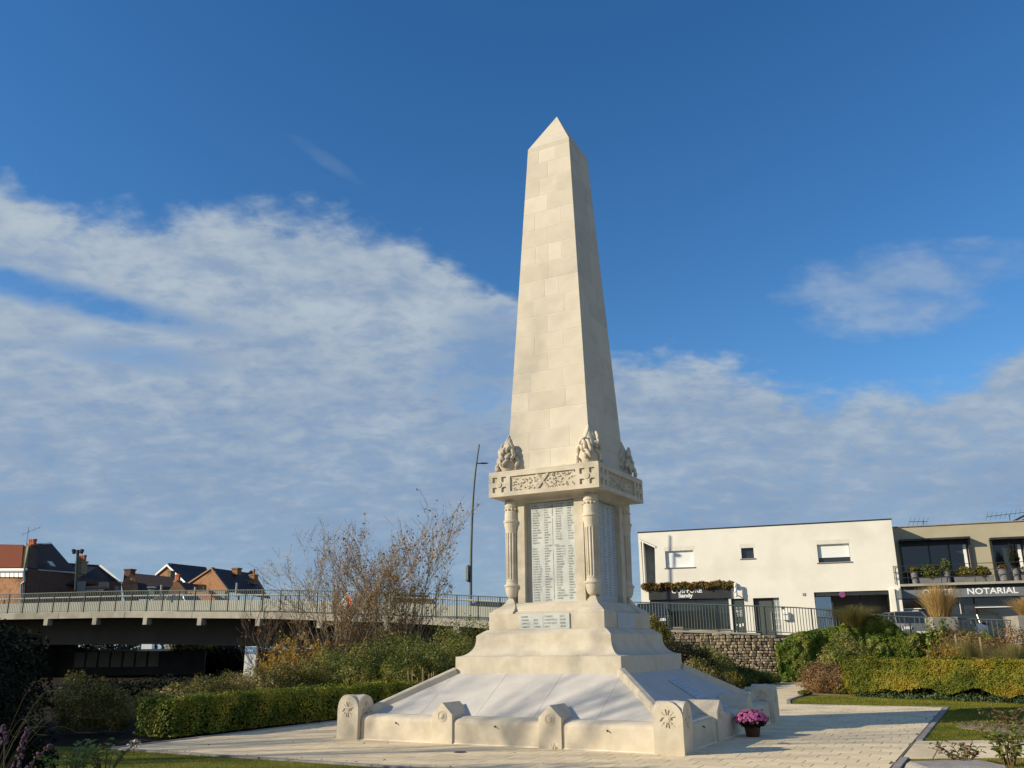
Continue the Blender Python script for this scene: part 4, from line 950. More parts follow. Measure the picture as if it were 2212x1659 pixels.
for x0 in (13.0, 14.3, 15.75, 16.42, 18.3, 20.2, 22): fr_.box(x0, x0 + .06, .38, .448, GL, 3.60)
fr_.build('window_frames', CHAR, so_)
MB().box(12.92, 14.25, .36, .43, 3.12, 3.16).box(16.45, 18.28, .36, .43, 3.12, 3.16).build('white_bars', WHITE, so_)
MB().box(15.78, 15.81, .34, .37, 2.3, 3.5).build('door_pull', WHITE, so_)
MB().box(13.15, 13.9, .30, .37, GL, 3.05).build('pale_screen', WHITE, so_)
# balcony railing
brl = MB()
for z in (5.20, 4.90, 4.62): brl.box(12.95, 24, -.10, -.075, z, z + .03)
bro = brl.build('balcony_rail', CHAR, ob)
bpm = MB().box(-.015, .015, -.07, -.045, 4.33, 5.22).mesh('balcony_post', CHAR)
for x in (12.98, 13.6, 15.1, 16.6, 18.1, 19.6, 21.1): link('balcony_post', bpm, ob, (x, 0, 0))
# ------------------------------------------------------------------ houses beyond the bridge
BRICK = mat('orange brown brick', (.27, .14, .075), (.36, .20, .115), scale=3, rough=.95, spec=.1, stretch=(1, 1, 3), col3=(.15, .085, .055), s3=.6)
BRICKD = mat('brown brick', (.105, .062, .045), (.14, .085, .06), scale=2, rough=.95, spec=.1)  # darker copy of the brick; carries the shade on walls turned from the sun
TILE_R = mat('red roof tiles', (.15, .042, .022), (.21, .06, .03), scale=7, rough=.8, spec=.2)
TILE_D = mat('dark slate roof', (.022, .02, .024), (.035, .032, .036), scale=4, rough=.7, spec=.25)
TILE_B = mat('dark brown roof tiles', (.045, .03, .028), (.065, .045, .04), scale=4, rough=.8, spec=.2)
GREYW = mat('grey window film', (.20, .25, .26), rough=.35, spec=.6)
POT = mat('terracotta chimney pot', (.42, .13, .055), rough=.8)
def H(*pts): return [at(*p) for p in pts]
def face(mb, pts, th=.12):
    pts = [Vector(p) for p in pts]; n_ = (pts[1] - pts[0]).cross(pts[2] - pts[0]).normalized()
    if n_.y < 0: n_ = -n_
    return mb.slab(pts, n_ * th)
def part(name, quads, m, parent, th=.12, bevel=0):
    mb = MB()
    for q in quads: face(mb, q, th)
    o = mb.build(name, m, None, bevel=bevel); o.parent = parent; o.matrix_parent_inverse = Matrix.Translation(-Vector(parent.location)); return o
def chimney(parent, x0, x1, yt, yb, Y, npots=0, m=BRICK, pw=.16):
    a, b = at(x0, yt, Y), at(x1, yt, Y); zb = at(x0, yb, Y).z; d_ = .7
    M_ = Matrix.Translation(Vector(((a.x + b.x) / 2, Y, 0))) @ Matrix.Rotation(-.35, 4, 'Z'); hw = (b.x - a.x) / 2 * .86
    mb = MB().box(-hw, hw, -d_ / 2, d_ / 2, zb, a.z - .15, M_).box(-hw - .06, hw + .06, -d_ / 2 - .06, d_ / 2 + .06, a.z - .15, a.z, M_)
    c = mb.build('chimney', m, parent); c.matrix_parent_inverse = Matrix.Translation(-Vector(parent.location))
    for i in range(npots):
        xx = -hw * .7 + 1.4 * hw * (i / max(1, npots - 1) if npots > 1 else .5); p = M_ @ Vector((xx, 0, a.z))
        po = MB().lathe([(pw * .8, 0), (pw * .7, .35), (pw * .85, .5), (pw * .8, .6)], 10, c=p).build('chimney_pot', POT, c)
    return c
def house(label, x, y, Y): p = at(x, y, Y); return empty('brick_house', (p.x, p.y, 0), label, 'house', 'houses beyond the bridge')
# 1: large corner house with red roof, far left
h1 = house('large brown brick house with red tiled roof and white half timbered band, farthest left', 50, 1280, 80)
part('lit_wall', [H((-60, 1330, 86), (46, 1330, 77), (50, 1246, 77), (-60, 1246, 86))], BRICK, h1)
wp = part('timbered_band', [H((-60, 1247, 85.8), (50.5, 1247, 76.8), (51, 1236, 76.8), (-60, 1236, 85.8))], mat('dark timber', (.05, .04, .04), rough=.8), h1)
for i in range(9):
    xa = 40.5 - i * 9.6; part('plaster_panel', [H((xa, 1246.5, 76.5 + .082 * (46 - xa)), (xa + 8.2, 1246.5, 76.5 + .082 * (38 - xa)), (xa + 8.2, 1237.5, 76.5 + .082 * (38 - xa)), (xa, 1237.5, 76.5 + .082 * (46 - xa)))], WHITE, wp, .08)
part('eaves_board', [H((-60, 1233, 85.2), (51, 1232.5, 76.2), (51, 1227.5, 76.2), (-60, 1228, 85.2))], WHITE, h1, .3)
rf = part('red_roof', [H((-60, 1228, 85.4), (51, 1227, 76.4), (58, 1178.5, 82.5), (-60, 1176, 91.5))], TILE_R, h1, .2)
pn_ = MB()
for i in range(24):          # courses of pantiles
    t = (i + .5) / 24; a = at(-60, 1228, 85.4).lerp(at(-60, 1176, 91.5), t); b = at(48, 1227.2, 76.3).lerp(at(52, 1178.5, 82.3), t); pn_.tube([a + Vector((0, -.1, .05)), b + Vector((0, -.1, .05))], .055, 5)
po_ = pn_.build('tile_courses', TILE_R, rf)
part('mossy_verge', [H((44, 1228, 76.7), (52, 1228, 76.1), (62, 1178.5, 82.0), (54, 1178.5, 82.6))], mat('mossy mortar', (.20, .17, .075), (.26, .22, .12), scale=3, rough=.95), h1, .3)
part('shade_coloured_wall', [H((50, 1330, 77.2), (160, 1330, 92), (162, 1239, 92), (54, 1228, 77.2)), H((54, 1228, 77.2), (78, 1231, 80.5), (74, 1178.5, 84.5), (62, 1178.5, 82.4))], BRICKD, h1, .2)  # darker brick than the lit wall, shade put into the colour
part('dark_roof', [H((76, 1231, 80.2), (162.5, 1240, 91.8), (106, 1174.5, 90), (74, 1178.5, 85))], TILE_B, h1, .2)  # slope in shade, coloured darker than the red slope
part('gutter', [H((78, 1232.5, 80.0), (163, 1239.8, 91.5), (163, 1236.8, 91.5), (78, 1230, 80.0))], GREYW, h1, .2)
part('roof_verge', [H((103, 1174, 89.7), (109, 1174, 89.9), (164, 1238, 91.4), (157, 1238, 91.3))], mat('grey verge boards', (.24, .25, .28), rough=.6), h1, .2)
part('ridge_flashing', [H((54, 1177, 84), (105, 1176, 89), (105, 1173.5, 89), (54, 1174.5, 84))], WHITE, h1, .3)
part('skylight', [H((100, 1213, 81), (108, 1223.5, 81.4), (118.5, 1225, 83), (110, 1214, 83))], GREYW, h1, .1)
for q in ((76, 97, 1261), (128, 147, 1265)): part('blind_window', [H((q[0] - 1, 1290, 76.6 + (q[0] - 50) * .134), (q[1], 1290, 76.6 + (q[1] - 50) * .134), (q[1], q[2] + 1.5, 76.6 + (q[1] - 50) * .134), (q[0] + 1, q[2], 76.6 + (q[0] - 50) * .134))], GREYW, h1, .05)
chimney(h1, 60.5, 78, 1178.5, 1200, 83.5, 3, BRICKD, .26)
dp = MB().tube(H((52, 1234, 76), (53, 1256, 76), (46, 1262, 76), (45, 1300, 76)), .09, 6).build('downpipe', GREYW, h1); dp.matrix_parent_inverse = Matrix.Translation(-Vector(h1.location))
# 2
h2 = house('dark slate roofed house with white sloping verge and lean-to, second from the left', 215, 1250, 95)
part('dark_roof', [H((140, 1262, 88), (262, 1262, 98), (216, 1220.5, 98), (146, 1216, 96))], TILE_D, h2, .2)
part('roof_verge', [H((213, 1222, 97.5), (218, 1219.6, 97.5), (262.5, 1256, 97), (259.5, 1258.5, 97))], WHITE, h2, .2)
part('shade_coloured_wall', [H((150, 1330, 90), (262, 1330, 96), (262, 1258, 97), (150, 1246, 90))], BRICKD, h2, .2)
part('lean_to_roof', [H((172, 1275, 86), (222, 1275, 86.2), (222, 1268, 86.4), (176, 1270, 86.3))], WHITE, h2, .3); part('lean_to_tiles', [H((172, 1270.5, 86), (226, 1268.5, 86.2), (232, 1263.5, 88), (180, 1267, 88))], BRICK, h2, .2)
part('pale_dormer', [H((213, 1270, 87), (231, 1270, 87), (231, 1257, 87), (213, 1257, 87))], KERB, h2, .5)
for q in ((166, 184, 1256), (248, 257, 1266)): part('blind_window', [H((q[0], 1290, 85.6 if q[0] < 200 else 90), (q[1], 1290, 85.7 if q[0] < 200 else 90), (q[1], q[2], 85.7 if q[0] < 200 else 90), (q[0], q[2], 85.6 if q[0] < 200 else 90))], GREYW, h2, .1)
chimney(h2, 168, 187, 1212.5, 1240, 89, 3, mat('weathered render', (.24, .20, .12), (.30, .26, .17), scale=3, rough=.9), .22)
# 3
h3 = house('low brown tiled house with a broad brick chimney at its left end', 330, 1260, 93)
part('dark_roof', [H((268, 1290, 88), (386, 1290, 90), (374, 1246.5, 96), (291, 1238.5, 95))], TILE_B, h3, .2)
part('brick_gable', [H((262, 1262, 90), (275, 1330, 90), (300, 1330, 89), (292, 1250, 90), (282, 1240, 90), (268, 1252, 90))], BRICK, h3, .2)
chimney(h3, 271.5, 291, 1229.5, 1256, 91, 0, BRICKD)
part('dormer_window', [H((320, 1290, 88), (332, 1290, 88), (332, 1270, 88), (320, 1270, 88))], GREYW, h3, .3)
part('dormer_roof', [H((316, 1270, 87.8), (336, 1270, 87.8), (333, 1266.5, 87.8), (319, 1266.5, 87.8))], GREYW, h3, .5)
# 4
h4 = house('tall gabled brick house with thick white verges and a black slate roof', 380, 1240, 104)
part('brick_gable', [H((336, 1300, 102), (400, 1300, 98), (403, 1262, 98), (360, 1221, 100.5), (336, 1244, 102))], BRICK, h4, .2)
part('white_verge', [H((335, 1243.5, 101.6), (360, 1222.5, 100), (360, 1218.2, 100), (335, 1240.5, 101.6)), H((360, 1222.5, 100), (401, 1264, 97.5), (404, 1261, 97.5), (360, 1218.2, 100))], WHITE, h4, .5)
part('dark_roof', [H((361, 1219, 100.2), (404, 1262, 100.2), (470, 1275, 112), (442, 1227.5, 112))], TILE_D, h4, .2)
chimney(h4, 367, 375.5, 1233, 1256, 97, 0, mat('old yellow brick', (.22, .18, .11), rough=.9))
# small lean-to gable
h5 = house('small brick gable with one terracotta chimney pot just above the bridge railing', 383, 1265, 84)
part('brick_gable', [H((365, 1300, 84), (402, 1300, 84), (399, 1273.5, 84), (385, 1257, 84), (374, 1257, 84), (373, 1266, 84), (366, 1273, 84))], BRICK, h5, .4)
part('dark_roof', [H((399, 1273, 84.2), (385, 1256, 84.2), (430, 1263, 90), (440, 1275, 90))], TILE_D, h5, .2)
chimney(h5, 381, 388, 1254, 1259, 84.6, 2, BRICK, .2)
part('flat_box', [H((428, 1276, 85), (440, 1276, 85), (440, 1262.5, 85), (428, 1262.5, 85))], BRICK, h5, .8)
# 6
h6 = house('broad orange brick gabled house with a dark roof and two chimneys, farthest right', 480, 1250, 92)
part('brick_gable', [H((405, 1330, 93), (492, 1330, 88), (491, 1273, 88), (456, 1227, 90), (405.5, 1262, 93))], BRICK, h6, .2)
part('brick_verge', [H((404, 1263, 92.7), (456, 1228.5, 89.7), (456, 1225.5, 89.7), (404, 1259.5, 92.7)), H((456, 1228.5, 89.7), (490, 1274, 87.7), (493, 1274, 87.7), (456, 1225.5, 89.7))], mat('old brick verge', (.32, .19, .12), rough=.9), h6, .4)
part('dark_roof', [H((457, 1226.5, 90.3), (494, 1276, 88.3), (570, 1278, 99), (536, 1237, 101))], TILE_D, h6, .2)
part('hip_end', [H((536, 1237, 101), (570, 1278, 101), (556, 1256, 102), (541, 1234, 102))], TILE_B, h6, .2)
part('lower_roof', [H((492, 1273, 89), (584, 1290, 96), (566, 1273, 99), (492, 1268, 91))], TILE_D, h6, .2)
chimney(h6, 504, 520, 1227, 1242, 95, 0, BRICK); chimney(h6, 541, 556, 1241, 1262, 98, 1, BRICK)
part('wall_anchor', [H((465, 1236, 88.9), (466.5, 1236, 88.8), (466.5, 1233, 88.8), (465, 1233, 88.9))], DARKM, h6, .05)
part('lower_window', [H((470, 1300, 88.8), (486, 1300, 88.0), (486, 1277, 88.0), (470, 1277, 88.8))], GREYW, h6, .1)
h7 = house('low brown roofs of houses behind the right end of the bridge railing', 900, 1288, 110)
part('dark_roof', [H((845, 1300, 108), (940, 1300, 108), (925, 1285, 112), (858, 1283, 112))], TILE_B, h7, .3)
part('brick_wall', [H((850, 1320, 108), (935, 1320, 108), (935, 1299, 108), (850, 1299, 108))], BRICK, h7, .3)
# roof aerials
def aerial(label, x, y0, y1, Y, elems, boom):
    p = at(x, y1, Y); q = at(x, y0, Y); e = empty('roof_aerial', (p.x, p.y, p.z), label, 'aerial', 'roof aerials')
    h = q.z - p.z; MB().tube([(0, 0, 0), (0, 0, h)], .02, 5).build('mast', DARKM, e)
    MB().tube([(boom[0], 0, h * boom[2]), (boom[1], .3, h * boom[3])], .015, 5).build('boom', DARKM, e)
    mb = MB()
    for i in range(elems):
        t = i / (elems - 1); c = Vector((boom[0], 0, h * boom[2])).lerp(Vector((boom[1], .3, h * boom[3])), t); mb.tube([c + Vector((-.1, 0, -.22)), c + Vector((.1, 0, .22))], .008, 4)
    mb.build('element', DARKM, e)
aerial('thin television aerial on the chimney of the red roofed house', 57, 1138, 1176, 84, 4, (-.5, .9, .55, 1.0))
aerial('small horizontal aerial on the flat roof of the office', 1996, 1124, 1137, 48, 5, (-.75, .35, .8, .92))
aerial('wide rake aerial on a short mast at the right edge', 2183, 1112, 1131, 50, 9, (-1.3, 1.1, .8, 1.35))
g9 = empty('rear_house', at(2200, 1130, 62), 'cream gabled house peeping over the office roof at the right edge', 'house')
part('gable_wall', [H((2183, 1140, 62), (2290, 1140, 62), (2290, 1098, 62), (2240, 1103, 62))], RENDER, g9, .3)
part('roof_edge', [H((2180, 1133.5, 61.8), (2240, 1102, 61.8), (2240, 1099, 61.8), (2180, 1130, 61.8))], CHAR, g9, .4)

# far tree line behind the bridge and houses (reads as one low mass)
FARL = leafmat('far foliage', [(.03, .04, .018), (.06, .065, .03), (.10, .085, .04)], trans=.15)
bl = []
for i in range(40):
    x = -120 + i * 8 + random.uniform(-2, 2); bl.append((x, 150 + random.uniform(-8, 8), 1.5, 6, 4, random.uniform(3.0, 5.0)))
tag(foliage_blobs('distant_trees', bl, 16000, .5, FARL, floor=0), 'far low line of trees beyond the houses', 'trees', kind='stuff')

# ------------------------------------------------------------------ lamp post, poles, signs, cars
lp = empty('lamp_post', (-2.20, 46.1, 2.70), 'tall slightly curved grey green lamp post with one flat lamp head', 'lamp post')
def LP(x, y, Y=46.1): p = at(x, y, Y); return p - Vector((-2.20, 46.1, 2.70))
pts = [Vector((0, .0, -.0))] + [LP(x, y) for x, y in ((1016.6, 1282), (1017.2, 1200), (1019.5, 1120), (1023.5, 1050), (1029, 1000), (1035.2, 960))]
pts[0].x = pts[1].x
from mathutils import Euler
cv_ = []
for i in range(len(pts) - 1):
    for k in range(4): cv_.append(pts[i].lerp(pts[i + 1], k / 4))
cv_.append(pts[-1]); 
for _ in range(3): cv_ = [cv_[0]] + [(cv_[i - 1] + cv_[i] * 2 + cv_[i + 1]) / 4 for i in range(1, len(cv_) - 1)] + [cv_[-1]]
MB().tube(cv_, [.088 - .05 * i / len(cv_) for i in range(len(cv_))], 12).build('pole', STEEL, lp, smooth=True)
a_, b_ = LP(1030, 1001), LP(1054, 1000.5)
hd = MB()
for t0, t1 in ((0, .2),): hd.tube([a_, a_.lerp(b_, .25)], .03, 8)
o0 = len(hd.v); hd.ball((0, 0, 0), 1, 14, 8, (.28, .13, .035))
c_ = a_.lerp(b_, .60)
for i in range(o0, len(hd.v)): hd.v[i] = tuple(Vector(hd.v[i]) + c_)
hd.build('lamp_head', DARKM, lp, smooth=True)
bx0 = LP(1008.5, 1239); MB().box(bx0.x - .075, bx0.x + .075, -.14, .14, bx0.z - .36, bx0.z + .36).build('equipment_box', PALE, lp, bevel=.01)
MB().box(bx0.x + .02, bx0.x + .12, -.10, .10, bx0.z - .42, bx0.z + .42).build('box_bracket', DARKM, lp)
fl_ = empty('floodlight_pole', tuple(at(163, 1250, 66))[:2] + (2.5,), 'dark pole with two back to back flood lamps behind the bridge', 'lamp post')
tp = at(168.5, 1188, 66) - Vector(fl_.location); bt_ = at(163.5, 1275, 66) - Vector(fl_.location)
MB().tube([bt_, tp], .10, 8).build('pole', STEELD, fl_)
for s_ in (-1, 1): MB().box(-.09, .09, -.14, .14, -.18, .16, Matrix.Translation(tp + Vector((s_ * .3, 0, -.1))) @ Matrix.Rotation(.3 * s_, 4, 'Y')).build('flood_lamp', DARKM, fl_, bevel=.02)
MB().tube([tp + Vector((-.35, 0, -.05)), tp + Vector((.35, 0, -.05))], .05, 6).build('crossbar', BRICKD, fl_)
for (x, y0, lb) in ((346.5, 1263.5, 'leftmost of the thin pale stub posts standing above the bridge railing'), (420, 1268, 'shortest of the thin pale stub posts standing above the bridge railing'), (509.5, 1259, 'thin pale stub post with a wider foot in front of the dark roof')):
    p = at(x, y0, 52); q = at(x, 1290, 52); tag(MB().tube([(0, 0, 0), (0, 0, p.z - q.z)], .06, 8).build('stub_post', PALE, None, loc=q), lb, 'post', 'stub posts on the bridge')
# diamond navigation sign hung outside the railing
dg_ = empty('navigation_sign', at(749.5, 1301, 45.6), 'diamond shaped bridge sign, left half white and right half red, behind the bare branches', 'sign', rz=-.55)
s_ = .42
MB().hexa([Vector((-s_, 0, 0)), Vector((0, 0, -s_ * 1.25)), Vector((s_, 0, 0)), Vector((0, 0, s_ * 1.25))], [Vector((-s_, -.02, 0)), Vector((0, -.02, -s_ * 1.25)), Vector((s_, -.02, 0)), Vector((0, -.02, s_ * 1.25))]).build('sign_board', WHITE, dg_)
e_ = .88
MB().hexa([Vector((.02, -.021, -s_ * 1.25 * e_)), Vector((s_ * e_, -.021, 0)), Vector((.02, -.021, s_ * 1.25 * e_))], [Vector((.02, -.026, -s_ * 1.25 * e_)), Vector((s_ * e_, -.026, 0)), Vector((.02, -.026, s_ * 1.25 * e_))]).build('red_half', mat('signal red', (.80, .06, .02), rough=.4), dg_)
MB().box(-.02, .02, 0, .12, -.4, .45).build('fixing', STEELD, dg_)
# information totem by the water
tt = empty('information_totem', tuple(at(540, 1440, 30))[:2] + (0,), 'white upright information totem with a blue heading, left of the shrubs', 'sign', rz=-.08)
MB().box(-.19, .19, -.04, .04, 0, 1.66).build('totem_panel', WHITE, tt, bevel=.006); MB().box(.192, .235, -.045, .045, 0, 1.68).build('side_frame', GREYM, tt)
MB().box(-.185, .185, -.045, -.041, 1.42, 1.645).build('blue_heading', mat('totem blue', (.16, .36, .70), rough=.4), tt)
tg = MB()
for i in range(7): tg.box(-.10 + i * .027, -.082 + i * .027, -.050, -.046, 1.50, 1.56)
tg.build('heading_lettering', WHITE, tt)
tg = MB().box(-.05, .06, -.046, -.041, 1.12, 1.30)
for i in range(4): tg.box(-.09, .05 - .02 * (i % 2), -.046, -.041, .98 - i * .05, .995 - i * .05)
tg.build('faint_print', mat('pale blue print', (.45, .55, .70), rough=.5), tt)
# cars
TYRE = mat('black rubber', (.02, .02, .02), rough=.9); RIM = mat('alloy rim', (.45, .45, .46), rough=.35, metal=.7)
def carpaint(n, c): return mat(n, c, rough=.28, spec=.6)
def car(label, loc, rz, paint, plate_white=True, L_=4.1, Wd=1.72, Ht=1.48):
    e = empty('parked_car', loc, label, 'car', 'parked cars', rz)
    def sect(pr, y, s): return [Vector((x, y * s, z)) for x, z in pr]
    low = [(-L_ / 2, .32), (-L_ / 2 - .03, .55), (-L_ / 2 + .05, .78), (-L_ / 2 + .95, .93), (L_ / 2 - .45, .98), (L_ / 2 - .05, .90), (L_ / 2 + .02, .55), (L_ / 2 - .03, .32), (L_ / 2 - .25, .22), (-L_ / 2 + .25, .20)]
    mb = MB(); ys = [(-Wd / 2 * 1.0, .90), (-Wd / 2 * .96, 1.0), (Wd / 2 * .96, 1.0), (Wd / 2, .90)]
    rings = []
    for y, sc in ys:
        rings.append([Vector((x * (.985 if sc < 1 else 1), y, .2 + (z - .2) * (.93 if sc < 1 else 1))) for x, z in low])
    n = len(low)
    for r in rings: mb.v += [tuple(v) for v in r]
    for i in range(len(rings) - 1):
        for k in range(n): mb.f.append((i * n + k, i * n + (k + 1) % n, (i + 1) * n + (k + 1) % n, (i + 1) * n + k))
    mb.f.append(tuple(range(n))); mb.f.append(tuple((len(rings) - 1) * n + k for k in range(n))[::-1])
    bo = mb.build('body', paint, e, bevel=.03, smooth=True)
    b4 = [Vector((-L_ / 2 + .85, -Wd / 2 * .93, .92)), Vector((L_ / 2 - .20, -Wd / 2 * .93, .95)), Vector((L_ / 2 - .20, Wd / 2 * .93, .95)), Vector((-L_ / 2 + .85, Wd / 2 * .93, .92))]
    t4 = [Vector((-L_ / 2 + 1.55, -Wd / 2 * .74, Ht - .05)), Vector((L_ / 2 - .62, -Wd / 2 * .74, Ht - .05)), Vector((L_ / 2 - .62, Wd / 2 * .74, Ht - .05)), Vector((-L_ / 2 + 1.55, Wd / 2 * .74, Ht - .05))]
    MB().hexa(b4, t4).build('windows', GLASS, e, bevel=.02)
    MB().hexa([v + Vector((0, 0, -.005)) for v in t4], [Vector((v.x * .93, v.y * .93, Ht)) for v in t4]).build('roof', paint, e, bevel=.02)
    pl = MB()
    for i in range(4):
        pl.tube([b4[i] * 1.0, t4[i]], .035, 5)
    for s in (-1, 1): pl.tube([Vector((.2, s * Wd / 2 * .93, .94)), Vector((.25, s * Wd / 2 * .74, Ht - .04))], .03, 5)
    pl.build('pillar', paint, e)
    for sx in (-L_ / 2 + .78, L_ / 2 - .78):
        for s in (-1, 1):
            w = MB(); w.lathe([(.20, -.1), (.30, -.09), (.32, -.04), (.32, .04), (.30, .09), (.20, .1)], 20); M_ = Matrix.Translation((sx, s * (Wd / 2 - .08), .31)) @ Matrix.Rotation(pi / 2, 4, 'X'); w.v = [tuple(M_ @ Vector(v)) for v in w.v]
            wo_b = w.build('wheel', TYRE, e); r_ = MB().lathe([(.19, -.105), (.05, -.09), (.05, .09), (.19, .105)], 16); r_.v = [tuple(M_ @ Vector(v)) for v in r_.v]; r_.build('rim', RIM, wo_b)
    for s in (-1, 1):
        MB().box(-L_ / 2 - .045, -L_ / 2 + .10, s * .58 - .16, s * .58 + .16, .60, .74).build('headlight', WHITE, e, bevel=.02)
        MB().box(L_ / 2 - .10, L_ / 2 + .03, s * .70 - .09, s * .70 + .09, .66, .90).build('tail_light', RED, e, bevel=.02)
        MB().box(-.75, -.60, s * (Wd / 2 + .09) - .09, s * (Wd / 2 + .09) + .09, .93, 1.07).build('wing_mirror', paint, e, bevel=.02)
    for x in (-L_ / 2 - .05, L_ / 2 + .01): MB().box(x - .01, x + .03, -.26, .26, .42, .53).build('number_plate', WHITE, e)
    MB().box(-L_ / 2 - .04, -L_ / 2 + .02, -.45, .45, .30, .40).build('grille', TYRE, e)
    return e
NAVY = carpaint('near black car paint', (.018, .02, .024)); SILV = carpaint('silver car paint', (.42, .44, .45)); GREEN = carpaint('dark green grey car paint', (.035, .055, .05)); GREYC = carpaint('mid grey car paint', (.13, .14, .14))
def carat(label, x, y, Y, z, rz, paint, **k):
    p = at(x, y, Y); return car(label, (p.x, Y, z), rz, paint, **k)
carat('near black car facing the camera behind the wall railing, left of the shop window', 1412, 1380, 43.6, 1.98, radians(78), NAVY)
carat('dark green hatchback parked in front of the office behind the garden railing', 2120, 1380, 42.6, 1.30, radians(172), GREEN)
carat('grey car parked nose in beside the drain column of the office', 1962, 1380, 44.2, 1.50, radians(84), GREYC)
carat('silver car on the bridge, only its roof showing above the barrier', 372, 1285, 57.0, 3.42, radians(-22), SILV)
carat('dark car on the bridge just left of the memorial', 1052, 1290, 50, 2.45, radians(-18), NAVY)
# scooter seen through the railing at right
sc_ = empty('white_scooter', tuple(at(2122, 1370, 39.6))[:2] + (1.35,), 'white motor scooter standing behind the garden railing', 'scooter', rz=.3)
fsh = MB(); fsh.ball((0, 0, .75), .22, 12, 8, (1.3, .7, 1.0)); fsh.ball((-.1, 0, .45), .2, 12, 8, (1.4, .7, .9)); fsh.build('bodywork', WHITE, sc_, smooth=True)
MB().tube([(-.2, 0, .6), (-.35, 0, 1.05), (-.3, -.25, 1.1)], .02, 6).tube([(-.35, 0, 1.05), (-.3, .25, 1.1)], .02, 6).build('handlebar', CHAR, sc_)
for x in (-.55, .5):
    w = MB().lathe([(.12, -.05), (.21, -.045), (.22, 0), (.21, .045), (.12, .05)], 16); w.v = [(v[0] + x, v[2], v[1] + .22) for v in w.v]; w.build('wheel', TYRE, sc_)
MB().ball((.15, 0, .92), .2, 10, 6, (1.5, .6, .35)).build('saddle', TYRE, sc_, smooth=True)

# under the bridge: panelled wall, pale towpath strip, clutter
pw_ = empty('panel_wall', tuple(at(255, 1440, 62))[:2] + (0,), 'brownish panelled wall in the shade under the bridge', 'wall')
pwx0, pwx1 = at(158, 1425, 62).x - pw_.location.x, at(345, 1425, 62).x - pw_.location.x; zt_, zb_ = at(250, 1408, 62).z, at(250, 1441, 62).z
PANB = mat('brown grey panel', (.30, .26, .19), (.38, .33, .25), scale=1, rough=.9)
w_ = (pwx1 - pwx0) / 7
for i in range(7): MB().box(pwx0 + i * w_ + .07, pwx0 + (i + 1) * w_ - .07, 0, .1, zb_, zt_).build('wall_panel', PANB, pw_)
MB().box(pwx0 - 3, pwx1 + 3, .11, .4, -.05, zt_ + .02).build('wall_backing', CONCD, pw_)
structure('towpath', MB().box(at(281, 1404, 74).x, at(385, 1404, 74).x, 66, 90, 1.2, at(330, 1402, 74).z), CONC)
structure('far_bank', MB().box(-70, at(281, 1404, 74).x - .1, 66, 90, -.05, 1.35).box(at(385, 1404, 74).x + .1, 4, 66, 90, -.05, 1.2), SOIL)
kz = empty('small_shed', tuple(at(318, 1400, 78))[:2] + (1.4,), 'small white and grey shed seen under the bridge', 'shed')
MB().box(-.4, .5, -.3, .3, 0, 1.0).build('shed_wall', WHITE, kz); MB().hexa([Vector((-.5, -.4, 1.0)), Vector((.6, -.4, 1.0)), Vector((.6, .4, 1.0)), Vector((-.5, .4, 1.0))], [Vector((-.5, -.4, 1.1)), Vector((.6, -.4, 1.4)), Vector((.6, .4, 1.4)), Vector((-.5, .4, 1.1))]).build('shed_roof', GREYM, kz)
MB().box(1.6, 4.5, -.3, .3, 0, 1.0).build('grey_annex', PANB, kz)
# ------------------------------------------------------------------ vegetation
L_HEDGE = leafmat('box hedge leaves', [(.045, .075, .008), (.10, .15, .014), (.17, .20, .022), (.30, .28, .035)], trans=.14)
L_HEDGEY = leafmat('yellowing hedge leaves', [(.09, .12, .012), (.19, .20, .02), (.30, .26, .028), (.36, .25, .03)], trans=.25)
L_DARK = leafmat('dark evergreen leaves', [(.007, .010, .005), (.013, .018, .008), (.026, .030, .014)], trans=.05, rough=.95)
L_OLIVE = leafmat('olive shrub leaves', [(.05, .075, .012), (.12, .155, .028), (.21, .23, .05), (.32, .28, .08)], trans=.3)
L_BROWN = leafmat('brown seeding shrub leaves', [(.08, .085, .018), (.18, .17, .04), (.29, .24, .07), (.46, .38, .17)], trans=.3)
L_IVY = leafmat('ivy leaves', [(.05, .10, .012), (.12, .19, .025), (.20, .26, .04), (.34, .32, .09)], trans=.25, rough=.45)
L_YEL = leafmat('yellow green leaves', [(.12, .12, .02), (.22, .19, .03), (.32, .24, .05)], trans=.3)
L_ORG = leafmat('orange autumn leaves', [(.22, .11, .012), (.40, .22, .02), (.52, .34, .04), (.34, .30, .05)], trans=.4)
L_RUST = leafmat('rusty bush leaves', [(.08, .055, .022), (.18, .10, .04), (.27, .155, .06), (.38, .25, .12)], trans=.25)
L_DRY = leafmat('dead brown leaves', [(.10, .045, .02), (.24, .10, .03), (.40, .20, .03), (.50, .32, .06)], trans=.35)
L_REED = leafmat('tan reed grass', [(.32, .20, .07), (.48, .32, .12), (.60, .43, .18), (.66, .50, .24)], trans=.35)
L_GRN = leafmat('green tuft grass', [(.10, .12, .025), (.19, .19, .05), (.30, .25, .09), (.34, .22, .12)], trans=.4)
BARK = mat('pale grey bark', (.27, .21, .13), (.38, .30, .20), scale=6, rough=.9, spec=.1)
BARKD = mat('dark brown bark', (.10, .07, .05), (.15, .11, .075), scale=6, rough=.9, spec=.1)
TWIG = mat('brown twigs', (.12, .085, .05), (.18, .13, .08), scale=9, rough=.9, spec=.1)

